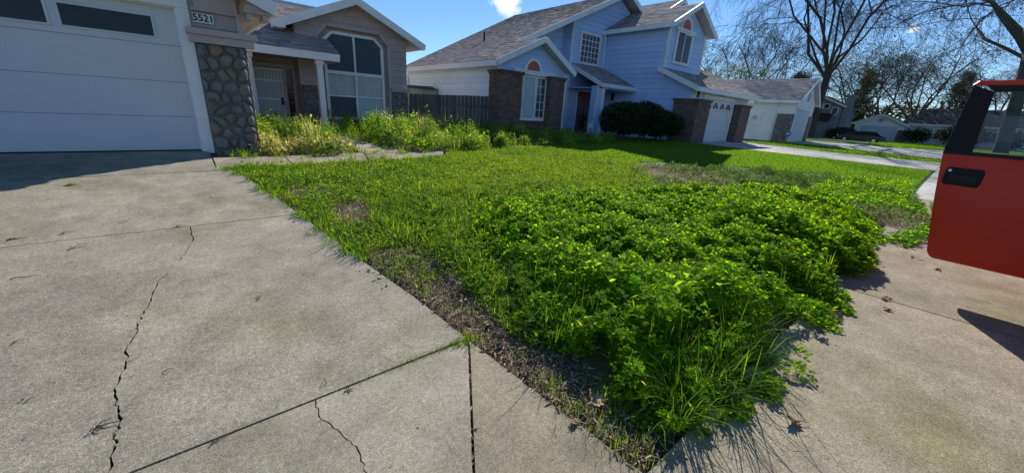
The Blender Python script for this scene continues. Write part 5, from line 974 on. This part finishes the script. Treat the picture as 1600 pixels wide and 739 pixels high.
# --- rough growth in the two beds by the house
BED1 = [(.42, 8.25), (1.0, 7.95), (1.9, 7.95), (2.7, 8.1), (2.7, 9.5), (2.45, 12.0), (1.3, 12.4), (1.12, 8.5)]; BED2 = [(3.75, 8.2), (4.7, 8.0), (7, 8.2), (9.4, 8.3), (12.4, 8.7), (12.3, 11.3), (9.0, 11.8), (8.6, 13.2), (3.55, 13.3), (3.6, 9.8)]
gw = Veg(); TONES = [[(.10, .19, .02), (.13, .21, .025)], [(.07, .145, .025), (.055, .12, .02)], [(.14, .22, .03), (.17, .235, .05)], [(.085, .14, .05), (.11, .165, .06)], [(.29, .27, .16), (.24, .24, .12), (.33, .31, .21), (.16, .19, .06)]]
for bed, dens, hh in ((BED1, 15, .50), (BED2, 8.5, .56)):
    x, y = scatter(bed, dens)
    for cx, cy in zip(x, y):
        front = cy < (8.7 if hh < .55 else 8.6); k = 4 if rng.random() < (.55 if (front and hh < .55) else .12 if hh < .55 else .04) else int(rng.integers(0, 4)); sc = 1 if hh < .55 else max(.45, 1.2 - .075 * (cx - 4)); hc = hh * sc * rng.uniform(.45, 1.25) * (.6 if front else 1); rc = rng.uniform(.12, .30); n = int(rng.integers(110, 220) * (rc / .2) ** 1.2 * (.45 if k == 4 else 1))
        r_ = rc * np.sqrt(rng.random(n)); a = rng.uniform(0, 6.283, n); f_ = rng.random(n) ** .6; zz = hc * f_ * (1 - .6 * (r_ / rc) ** 2); X = cx + r_ * np.cos(a); Y_ = cy + r_ * np.sin(a); tone = rng.uniform(.8, 1.2)
        gw.leaves(X, Y_, gz(X, Y_) + zz, rng.uniform(.03, .085, n) * (1 if rng.random() < .7 else 1.4), rng.uniform(0, 6.28, n), rng.uniform(-.3, 1.1, n), pal(n, TONES[k]) * tone, 'leaf' if rng.random() < .6 else 'lance')
        m_ = int(rng.integers(5, 18) * (3 if k == 4 else 1)); r_ = rc * np.sqrt(rng.random(m_)); a = rng.uniform(0, 6.283, m_); X = cx + r_ * np.cos(a); Y_ = cy + r_ * np.sin(a)
        gw.blades(X, Y_, gz(X, Y_) - .01, hc * rng.uniform(.6, 1.3, m_), rng.uniform(.006, .011, m_), rng.uniform(.1, 1.2, m_), pal(m_, TONES[k]) * tone, .3)
    x, y = scatter(bed, 260); n = len(x); gw.blades(x, y, gz(x, y) - .01, rng.uniform(.06, .2, n), rng.uniform(.007, .012, n), rng.uniform(.3, 1.8, n), pal(n, GREEN + YGREEN), .35)
x, y = scatter(BED1, 9); n = len(x); gw.leaves(x, y, gz(x, y) + rng.uniform(.3, .55, n), .03, rng.uniform(0, 6.28, n), 0, pal(n, [(.6, .45, .04), (.62, .58, .5)]), 'round')
tag(gw.build('weed_growth', GRASSM), 'rough weeds and half dry grass filling the beds by the front path', 'weeds')
def cl_tuft(): pass
# --- tall single weeds: four kinds, copied
def weed(seed, h, nl, ls, cols):
    r = np.random.default_rng(seed); t_ = bpy.data.objects.new('tall_weed', None); t_.empty_display_size = .1; COL.objects.link(t_)
    st_ = MB(); pts = []
    for b in range(3 if h > .6 else 2):
        a = r.uniform(0, 6.28); tip = (math.cos(a) * h * .22, math.sin(a) * h * .22, h * r.uniform(.75, 1)); pl_ = [(0, 0, -.02), (tip[0] * .3, tip[1] * .3, tip[2] * .45), tip]; st_.tube(pl_, [.007, .005, .002], 4); pts.append(pl_)
    st_.build('stem', paint('weed_stem', (.10, .14, .05), .7), t_)
    v = Veg(); q = r.integers(0, len(pts), nl); f_ = r.uniform(.08, 1, nl) ** .8; P_ = np.array(pts)[q]
    pos = np.where((f_ < .5)[:, None], P_[:, 0] + (P_[:, 1] - P_[:, 0]) * (f_ * 2)[:, None], P_[:, 1] + (P_[:, 2] - P_[:, 1]) * (f_ * 2 - 1)[:, None])
    v.leaves(pos[:, 0], pos[:, 1], pos[:, 2], r.uniform(.6, 1.2, nl) * ls * (1.25 - .7 * f_), r.uniform(0, 6.28, nl), r.uniform(-.1, .9, nl), pal(nl, cols), 'leaf'); v.build('foliage', LEAFM, t_, kind=None)
    return t_
protos = [weed(1, .62, 46, .13, GREEN + YGREEN[:2]), weed(2, .85, 40, .10, GREEN), weed(3, .45, 50, .12, YGREEN[:3] + GREEN), weed(4, .38, 60, .09, [(.05, .13, .03), (.07, .16, .03)])]
used = [False] * 4
def put_weed(k, x, y, sc, label, group):
    src = protos[k]
    if not used[k]: o = src; used[k] = True
    else:
        o = src.copy(); COL.objects.link(o)
        for ch in src.children: c = ch.copy(); COL.objects.link(c); c.parent = o
    o.location = (x, y, float(gz(x, y))); o.rotation_euler = (0, 0, random.uniform(0, 6.28)); o.scale = (sc, sc, sc * random.uniform(.9, 1.1)); tag(o, label, 'weed', group)
for x, y, q, s_, lb in ((1.25, 9.0, 0, 1.0, 'leafy weed just right of the stone garage pier'), (1.75, 10.6, 1, 1.0, 'tall stalky weed below the white security door'), (2.3, 8.7, 2, .9, 'pale broad weed at the front corner of the porch bed by the path'), (2.3, 11.2, 0, .9, 'weed at the foot of the right porch post'), (1.15, 11.2, 1, 1.1, 'tallest stalk in the porch bed beside the left porch post'),
    (4.2, 8.9, 0, .9, 'weed at the path corner of the wide bed'), (4.4, 11.8, 0, 1.15, 'large leafy weed under the big octagonal window'), (5.3, 11.0, 0, 1.25, 'tallest broad weed before the right stone pier of the window'), (5.2, 9.3, 3, 1.3, 'low dark green mound of weed at the front of the wide bed'), (6.0, 9.8, 2, 1.1, 'light green weed in the middle of the wide bed'), (7.4, 10.3, 0, .95, 'weed in front of the fence middle'), (8.6, 10.2, 2, .9, 'weed before the fence end by the left brick pier'), (11.9, 9.6, 2, .8, 'weed before the right brick pier of the blue house'), (6.6, 8.9, 3, 1.1, 'low dark clump of weed at the lawn edge before the fence')):
    put_weed(q, x, y, s_, lb, 'tall weeds in the beds')
for x, y, s_, lb in ((6.35, 11.6, 1.25, 'tallest thin weed stalk standing against the fence by the stone pier'), (6.9, 10.6, .95, 'tall thin weed right of the tallest stalk before the fence'), (9.6, 9.3, .75, 'thin weed stalk before the left brick pier'), (10.8, 9.4, .8, 'thin weed stalk under the arched brick window')): put_weed(1, x, y, s_, lb, None)

# ================================================================ SHEARED SHRUBS by the blue house
def shrub(label, cx, cy, rx, ry, rz, zc, seed, legs):
    r = np.random.default_rng(seed); s_ = thing('sheared_shrub', label, 'shrub', (cx, cy, float(gz(cx, cy)))); s_['group'] = 'sheared shrubs by the blue garage'
    n = 5200; u = r.normal(0, 1, (n, 3)); u /= np.linalg.norm(u, axis=1)[:, None]; bump = 1 + .10 * (vnoise(u[:, 0] * 3 + 5, u[:, 2] * 3 + seed, seed) - .5) + .08 * (vnoise(u[:, 1] * 4 + 9, u[:, 0] * 4, seed + 1) - .5)
    rad = bump * r.uniform(.86, 1.02, n); k = u[:, 2] > -.75; u, rad = u[k], rad[k]; n = len(u)
    v = Veg(); v.leaves(cx + u[:, 0] * rx * rad, cy + u[:, 1] * ry * rad, zc + u[:, 2] * rz * rad, r.uniform(.06, .11, n), r.uniform(0, 6.28, n), r.uniform(-.5, 1.3, n), pal(n, [(.032, .052, .022), (.048, .075, .028), (.026, .04, .018)]), 'leaf')
    n2 = 900; w = r.normal(0, 1, (n2, 3)); w /= np.linalg.norm(w, axis=1)[:, None]; w *= r.uniform(.3, .86, (n2, 1)); v.leaves(cx + w[:, 0] * rx, cy + w[:, 1] * ry, zc + w[:, 2] * rz, r.uniform(.14, .24, n2), r.uniform(0, 6.28, n2), r.uniform(-.5, 1.3, n2), pal(n2, [(.030, .045, .022)]), 'round')
    v.build('foliage', vcol('shrub_leaf', .7, .2, 60, 1, .12, .15, rs=.2), s_, kind=None)
    m = MB()
    for a in legs: m.tube([(cx + a * .5, cy, float(gz(cx, cy)) - .05), (cx + a, cy, zc - rz * .3)], [.05, .035], 6)
    m.build('trunk', bark_mat('bark', (.09, .075, .06)), s_)
shrub('left lobe of the dark clipped shrubs beside the porch', 13.85, 9.35, 1.12, .9, .72, 1.32, 2, (-.3, .2)); shrub('large middle dome of the dark clipped shrubs', 15.1, 9.2, 1.15, .9, .76, 1.36, 3, (-.2, .3)); shrub('right lobe of the dark clipped shrubs by the brick pier', 16.4, 9.15, 1.2, .9, .62, 1.2, 4, (-.3, .3))
def bush(name, label, x, y, r_, h, cols, seed, n=900, ls=.18, group=None):
    r = np.random.default_rng(seed); s_ = thing(name, label, 'bush', (x, y, float(gz(x, y)))); u = r.normal(0, 1, (n, 3)); u /= np.linalg.norm(u, axis=1)[:, None]; u *= r.uniform(.35, 1, (n, 1)) * (1 + .35 * (vnoise(u[:, :1] * 3, u[:, 2:] * 3, seed) - .5)); z0 = float(gz(x, y))
    v = Veg(); v.leaves(x + u[:, 0] * r_, y + u[:, 1] * r_, z0 + h * .5 + u[:, 2] * h * .52, r.uniform(.6, 1.3, n) * ls, r.uniform(0, 6.28, n), r.uniform(-.6, 1.4, n), pal(n, cols), 'leaf'); v.build('foliage', MATS['shrub_leaf'], s_, kind=None)
    MB().tube([(x, y, z0 - .05), (x, y, z0 + h * .6)], .04, 5).build('trunk', MATS['bark'], s_)
    if group: s_['group'] = group
DKG = [(.03, .05, .02), (.04, .065, .026), (.05, .08, .03)]
bush('bush', 'dark round bush beside the ranch garage pier', 82.6, 5.3, 1.7, 2.2, DKG, 5, 900, .4); bush('bush', 'wide dark bush under the ranch house windows', 84, .8, 2.6, 2.9, DKG, 6, 1200, .45); bush('bush', 'small dark bush at the corner of the grey house', 71, 13.0, .9, 1.3, DKG, 7, 500, .3); bush('bush', 'grey green bush at the right end of the ranch house', 80, -3.2, 1.3, 2.4, [(.07, .09, .05), (.05, .07, .04)], 8, 900, .4)
bush('potted_plant', 'dark potted shrub in front of the red door', 16.35, 12.6, .34, 1.35, [(.035, .04, .02), (.07, .05, .03)], 9, 420, .10); bush('potted_plant', 'smaller dark plant at the foot of the porch wall', 15.5, 12.9, .28, .95, [(.03, .04, .02)], 10, 300, .10)

# ================================================================ TREES
def tree(name, label, x, y, H, rt, seed, spread, fork=.25, nlimb=6, twigs=7, cols=(.075, .062, .055), droop=.25, up=.75, leaves=None, group=None, lean=(0, 0), tw=.011, depth=4, gz0=None, limb_dirs=None):
    r = random.Random(seed); z0 = float(gz(x, y)) - .1 if gz0 is None else gz0; T_ = thing(name, label, 'tree', (x, y, z0)); tr = MB(); cr = MB(); tips = []
    def grow(p, d, L, rad, lev):
        nseg = 5 if lev <= 1 else 4 if lev == 2 else 3; pts = [p]; rr = [rad]; q = Vector(p); dd = Vector(d).normalized()
        end = rad * (.5 if lev < depth else .3)
        for i in range(nseg):
            wob = .21 if lev < 2 else .26
            dd = (dd + Vector((r.gauss(0, wob), r.gauss(0, wob), r.gauss(0, wob) + (.08 * up if lev < 2 else -droop * .22 * (lev - 1))))).normalized()
            q = q + dd * (L / nseg); pts.append(q.copy()); rr.append(rad + (end - rad) * (i + 1) / nseg)
        (tr if lev <= 1 else cr).tube(pts, rr, 8 if lev == 0 else 6 if lev == 1 else 4 if lev == 2 else 3, cap=False)
        if lev >= depth: tips.append(pts[-1]); return
        nch = [nlimb, 7, 7, twigs][min(lev, 3)]
        for c in range(nch):
            f = (.35 + .65 * (c + r.random()) / nch) if lev > 0 else (.45 + .55 * (c + r.random()) / nch); f = min(f, .999)
            k = int(f * nseg); w = f * nseg - k; b = pts[k].lerp(pts[k + 1], w); ax_ = (pts[k + 1] - pts[k]).normalized()
            pr = ax_.cross(Vector((r.gauss(0, 1), r.gauss(0, 1), r.gauss(0, 1)))).normalized(); an = R(r.uniform(28, 62)); nd = ax_ * math.cos(an) + pr * math.sin(an)
            if lev < 2: nd.z = abs(nd.z) * .8 + .1
            rb = rr[k] + (rr[k + 1] - rr[k]) * w; grow(b, nd, L * r.uniform(.45, .75) * (1.05 - .35 * f), max(rb * r.uniform(.38, .58), tw), lev + 1)
    tp = Vector((x + lean[0], y + lean[1], z0 + H * fork)); base = [Vector((x, y, z0 - .15)), Vector((x, y, z0 + .25)), Vector((x + lean[0] * .4, y + lean[1] * .4, z0 + H * fork * .5)), tp]
    tr.tube(base, [rt * 1.35, rt * 1.05, rt * .92, rt * .85], 12)
    for c in range(nlimb):
        if limb_dirs and c < len(limb_dirs): d, L, rl = limb_dirs[c]
        else:
            a = 2 * math.pi * (c + r.random() * .7) / nlimb; t_ = r.uniform(.25, 1) * spread if c else .1; d = (math.cos(a) * t_, math.sin(a) * t_, 1); L = H * (1 - fork) * r.uniform(.75, 1.0); rl = .38
        grow(tp - Vector((0, 0, r.uniform(0, .12) * H * fork)), d, L, rt * rl * r.uniform(.75, 1), 1)
    bm_ = bark_mat('bark_%s' % seed, cols); tr.build('trunk', bm_, T_, smooth=True); co = cr.build('crown', bm_, T_)
    if leaves and tips:
        n = int(len(tips) * leaves[1]); q = np.array(tips)[rng.integers(0, len(tips), n)] + rng.normal(0, leaves[2], (n, 3)); v = Veg(); v.leaves(q[:, 0], q[:, 1], q[:, 2], rng.uniform(.6, 1.4, n) * leaves[3], rng.uniform(0, 6.28, n), rng.uniform(-1.2, 1.2, n), pal(n, leaves[0]), 'leaf'); v.build('foliage', vcol('tree_leaf', .7, .1, 20, 1, .3, .2), T_, kind=None)
    if group: T_['group'] = group
    return T_
tree('bare_tree', 'tallest bare tree with drooping twigs rising behind the cream house', 57, 12.6, 25, .42, 1, .70, .28, 11, 16, droop=.55, cols=(.075, .06, .052), tw=.010)
tree('sycamore_tree', 'big leaning sycamore with brown leaves right above the red door', 55, -1.9, 22, .46, 22, .8, .40, 8, 9, (.10, .085, .07), .3, leaves=([(.16, .10, .05), (.11, .07, .04)], .30, .25, .22), lean=(0, .9), tw=.014, limb_dirs=[((.1, 1.0, .75), 12, .40), ((-.2, .9, .25), 10, .32), ((0, .5, 1), 13, .45), ((.1, .1, 1), 14, .6), ((.3, -.6, .9), 11, .5), ((-.4, .6, 1.1), 12, .36)])
tree('bare_tree', 'bare bushy tree behind the grey house chimney', 92, 15, 15, .38, 3, 1.0, .22, 7, 6, (.11, .09, .075), .2, tw=.016, leaves=([(.12, .105, .06), (.09, .09, .05)], 1.3, .6, .26))
tree('bare_tree', 'wide bare tree behind the ranch garage roof', 98, 7.5, 16, .42, 4, 1.1, .2, 8, 6, (.12, .10, .085), .25, tw=.017, leaves=([(.14, .12, .075), (.10, .10, .06)], 1.0, .6, .26))
tree('bare_tree', 'bare tree behind the middle of the ranch roof', 100, -1, 13, .36, 5, 1.0, .22, 6, 6, (.12, .10, .085), .2, tw=.017)
tree('bare_tree', 'thin bare tree between blue and cream roofs, with the wider crown', 66, 26, 15, .30, 6, .9, .25, 6, 7, (.085, .07, .06), .3, tw=.014)
tree('bare_tree', 'thin bare tree left of the tallest one over the cream roof', 60, 19.5, 14, .26, 7, .9, .25, 6, 6, (.085, .07, .06), .3, tw=.014)
tree('blossoming_tree', 'low tree with pale yellow green blossom behind the blue garage', 58, 22.5, 8.5, .2, 8, .9, .2, 5, 5, (.12, .1, .08), .1, tw=.02, leaves=([(.42, .45, .17), (.34, .40, .13), (.5, .5, .26)], 1.6, .3, .22))
def evergreen(name, label, x, y, H, r_, seed, cols):
    r_ *= .8; r = np.random.default_rng(seed); z0 = float(gz(x, y)); T_ = thing(name, label, 'tree', (x, y, z0)); MB().tube([(x, y, z0 - .1), (x, y, z0 + H * .9)], [.3, .06], 8).build('trunk', MATS['bark'], T_)
    v = Veg(); n = 120; cz = r.uniform(.12, 1, n); rr = r_ * (1.05 - cz) ** .7 * r.uniform(.4, 1, n); a = r.uniform(0, 6.28, n); m_ = 70
    X = np.repeat(x + rr * np.cos(a), m_) + r.normal(0, .42, n * m_); Y_ = np.repeat(y + rr * np.sin(a), m_) + r.normal(0, .42, n * m_); Z_ = z0 + np.repeat(cz * H, m_) + r.normal(0, .30, n * m_)
    v.leaves(X, Y_, Z_, r.uniform(.25, .5, n * m_), r.uniform(0, 6.28, n * m_), r.uniform(-.9, .5, n * m_), pal(n * m_, cols), 'lance'); v.build('crown', MATS['shrub_leaf'], T_, kind=None)
tree('bare_tree', 'fine twigged bare tree between the grey house and the ranch house', 90, 11.5, 14, .32, 13, 1.0, .2, 8, 8, (.115, .095, .08), .2, tw=.017, leaves=([(.12, .105, .06), (.09, .09, .05)], 1.0, .6, .26))
tree('bare_tree', 'bare tree far behind the right part of the ranch roof', 108, -7, 16, .36, 15, 1.0, .2, 8, 8, (.115, .095, .08), .2, tw=.018)
evergreen('evergreen_tree', 'dark evergreen standing behind the grey house chimney', 96, 15.0, 11.5, 2.8, 1, DKG); evergreen('evergreen_tree', 'lower dark evergreen behind the cream house roof', 70, 18.5, 8.5, 2.8, 2, [(.05, .06, .035), (.04, .05, .03)]); evergreen('evergreen_tree', 'brownish conifer behind the roof of the ranch house', 104, 3.5, 12, 3.2, 3, [(.07, .06, .04), (.05, .055, .035)])
# a far belt of trees closes the view between the houses
v = Veg(); n = 26000; a = rng.uniform(-1.2, 1.7, n); d = rng.uniform(150, 190, n); top = 5 + 6 * fnoise(a * 14, a * 0, 7); X = d * np.cos(a); Y_ = d * np.sin(a); Z_ = rng.random(n) ** .8 * top
v.leaves(X, Y_, Z_, rng.uniform(1.0, 2.2, n), rng.uniform(0, 6.28, n), rng.uniform(-1, 1, n), pal(n, [(.06, .065, .04), (.09, .08, .055), (.045, .055, .03)]), 'leaf'); tag(v.build('far_woods', MATS['shrub_leaf']), 'distant belt of winter trees beyond the last houses', 'trees')

# ================================================================ SMALL THINGS
def stake_sign(label, x, y, h, col, shape, w):
    s_ = thing('yard_sign', label, 'sign', (x, y, float(gz(x, y)))); z0 = float(gz(x, y)); MB().box((x + .012, y - .008, z0 - .05), (x + .03, y + .008, z0 + h)).build('stake', CHR, s_); P_ = []
    for k in range(8): t_ = math.pi / 8 + k * math.pi / 4; P_.append((x, y + w * math.cos(t_), z0 + h + w * math.sin(t_)))
    if shape == 'rect': P_ = [(x, y - w, z0 + h - w * .7), (x, y + w, z0 + h - w * .7), (x, y + w, z0 + h + w * .7), (x, y - w, z0 + h + w * .7)]
    pl_ = MB().prism(P_, (.01, 0, 0)).build('plate', col, s_)
    if shape != 'rect': MB().box((x - .004, y - w * .55, z0 + h - w * .12), (x - .001, y + w * .55, z0 + h + w * .12)).build('mark', WHITE, pl_); MB().box((x - .004, y - w * .35, z0 + h + w * .3), (x - .001, y + w * .35, z0 + h + w * .42)).build('mark', WHITE, pl_)
stake_sign('small blue octagonal security sign before the cream garage', 30.3, 7.85, .55, paint('sign_blue', (.05, .12, .38), .4), 'oct', .19); stake_sign('small white yard sign by the blue porch', 14.3, 11.4, .50, WHITE, 'rect', .16)
def twig(label, x, y, L, az, seed, n=1, r0=.004, group='twigs scattered on the driveway'):
    r = random.Random(seed); m = MB()
    for k in range(n):
        a = az + r.uniform(-.9, .9) * (k > 0); p = [(x + r.uniform(-.02, .02) * (k > 0), y + r.uniform(-.02, .02) * (k > 0))]; h = [.004]; l = L * (1 if k == 0 else r.uniform(.3, .7))
        for s_ in range(5): a += r.gauss(0, .28); p.append((p[-1][0] + math.cos(a) * l / 5, p[-1][1] + math.sin(a) * l / 5)); h.append(.004 + abs(r.gauss(0, .007)))
        m.tube([(q[0], q[1], float(gz(*q)) + hh) for q, hh in zip(p, h)], [r0, r0 * .9, r0 * .85, r0 * .7, r0 * .55, r0 * .3], 5)
    o = m.build('twig', bark_mat('twig_bark', (.085, .062, .045)), None); tag(o, label, 'twig', group)
TW = [(-1.14, 6.52, .22, .1, 5, .006, 'tangle of dark twigs lying near the garage shadow'), (-1.09, 4.02, .16, .2, 1, .005, 'straight dark twig far left on the driveway'), (-.86, 4.46, .18, .5, 3, .004, 'forked twig just in front of the cross joint'), (.21, 2.98, .10, 1.2, 3, .003, 'small forked twig lone in the middle of the big slab'), (-.30, 2.44, .07, .2, 1, .003, 'tiny twig right of the long crack'), (-.92, 3.10, .06, .6, 2, .004, 'short dark twig at the left by the stained patch'), (-.52, 2.17, .13, -.1, 4, .0045, 'broken twig lying across the long crack'), (-.12, 1.80, .10, .1, 2, .004, 'small twig lying on the front joint'), (.38, 1.90, .05, 2.0, 1, .003, 'tiny upright looking twig above the short crack'), (-1.25, 4.86, .14, .3, 3, .006, 'dark twigs at the left end of the cross joint'), (-.97, 4.86, .16, .1, 2, .004, 'thin twig lying beyond the cross joint'), (.45, 1.79, .05, .4, 3, .005, 'dark knot of twig on the mossy joint'), (-.78, 2.52, .04, .4, 2, .004, 'small dark scrap low at the left of the driveway'), (-.62, 5.0, .12, .2, 1, .003, 'pale thin twig between the two joints'), (-.22, 4.72, .12, .1, 3, .004, 'twig resting on the cross joint above the crack'), (.12, 5.6, .1, .8, 1, .003, 'faint twig in the upper slab near the grass'), (-.44, 2.62, .08, .9, 1, .003, 'thin twig beside the widest crack part')]
for k, (x, y, L, a, n, r0, lb) in enumerate(TW): twig(lb, x, y, L * .8, a, k, n, r0 * .65)
LF = vcol('dead_leaf', .8, .3, 30, 1, .2, .2, (1.1, .95, .75))
def dead_leaf(label, x, y, s_, az, col, seed, curl=.5, oak=True):
    r = random.Random(seed); m = MB(); m.cur = col; n = 22; rim = []
    for k in range(n):
        t_ = 2 * math.pi * k / n; rad = s_ * (.70 + (.20 if k % 4 == 0 else .06 if k % 2 == 0 else -.10) * (1 if oak else .3) + r.uniform(-.05, .05)) * (1 if abs(math.cos(t_)) > .3 else .8); rim.append((rad * math.cos(t_) * 1.2, rad * math.sin(t_)))
    z = lambda u, v: curl * (u * u + .6 * v * v) / s_ * .6 + .012 * math.sin(u * 40 + seed)
    P_ = [(0, 0)] + [(a * .5, b * .5) for a, b in rim] + rim; ca, sa = math.cos(az), math.sin(az); g0 = float(gz(x, y)) + .006
    vs = [(x + u * ca - v * sa, y + u * sa + v * ca, g0 + max(0, z(u, v) + r.uniform(-.004, .004) + u * .25 * curl)) for u, v in P_]
    fs = [(0, 1 + k, 1 + (k + 1) % n) for k in range(n)] + [(1 + k, 1 + n + k, 1 + n + (k + 1) % n, 1 + (k + 1) % n) for k in range(n)]
    m.add(vs, fs); m.tube([(vs[0][0], vs[0][1], vs[0][2]), (x - ca * s_ * 1.7, y - sa * s_ * 1.7, g0 + .01)], [.0025, .0015], 4)
    o = m.build('fallen_leaf', LF); tag(o, label, 'leaf', 'fallen leaves on the concrete')
BRL = [(.21, .14, .09), (.30, .21, .13), (.42, .33, .23)]
for k, (x, y, s_, a, c_, cu, lb) in enumerate([(3.95, .30, .055, .4, 0, .9, 'curled brown leaf on the sidewalk beside the clover shadow'), (2.24, .19, .05, 2.4, 0, .9, 'dark curled leaf nearest the camera on the sidewalk'), (2.66, .31, .055, 1.0, 2, .5, 'tan leaf at the edge of the tall grass on the sidewalk'), (1.29, .90, .035, .2, 1, .3, 'orange brown leaf scrap on the concrete by the bare strip'), (4.85, .10, .055, 2.9, 1, .6, 'brown leaf by the sidewalk joint'), (6.75, .03, .06, 1.2, 1, .4, 'brown leaf under the red door edge'), (6.4, -.18, .05, .3, 0, .4, 'small dark leaf right of the leaf under the door'), (3.55, .34, .03, .9, 0, .6, 'tiny dark leaf fragment between the two curled leaves'), (4.55, .06, .04, .9, 0, .3, 'flat dark leaf left of the sidewalk joint'), (7.4, .12, .05, .9, 2, .4, 'pale leaf far along the sidewalk near the clover'), (1.50, .92, .06, .6, 2, .5, 'pale dry leaf on the bare strip under the grass'), (1.48, 1.9, .05, 1.6, 2, .5, 'pale dry leaf on the strip by the joint end'), (1.62, 2.5, .045, .6, 2, .5, 'pale leaf farther up the bare strip'), (1.95, .46, .05, 2.0, 2, .3, 'whitish leaf at the foot of the clover')]): dead_leaf(lb, x, y, s_, a, BRL[c_], k, cu)
# bits of debris too small to pick apart
v = Veg(); x, y = scatter([(-2.2, .6), (1.2, .6), (1.1, 3.0), (.7, 5.9), (.3, 8.2), (-2.4, 8.2)], 22); x2, y2 = scatter([(1.5, .45), (9, .45), (9, -1.0), (1.5, -.9)], 26); x = np.r_[x, x2]; y = np.r_[y, y2]; n = len(x)
v.leaves(x, y, gz(x, y) + .003, rng.uniform(.006, .022, n), rng.uniform(0, 6.28, n), rng.normal(0, .15, n), pal(n, BROWN), 'lance'); tag(v.build('concrete_debris', DRYM), 'tiny dry bits scattered over the concrete', 'debris')
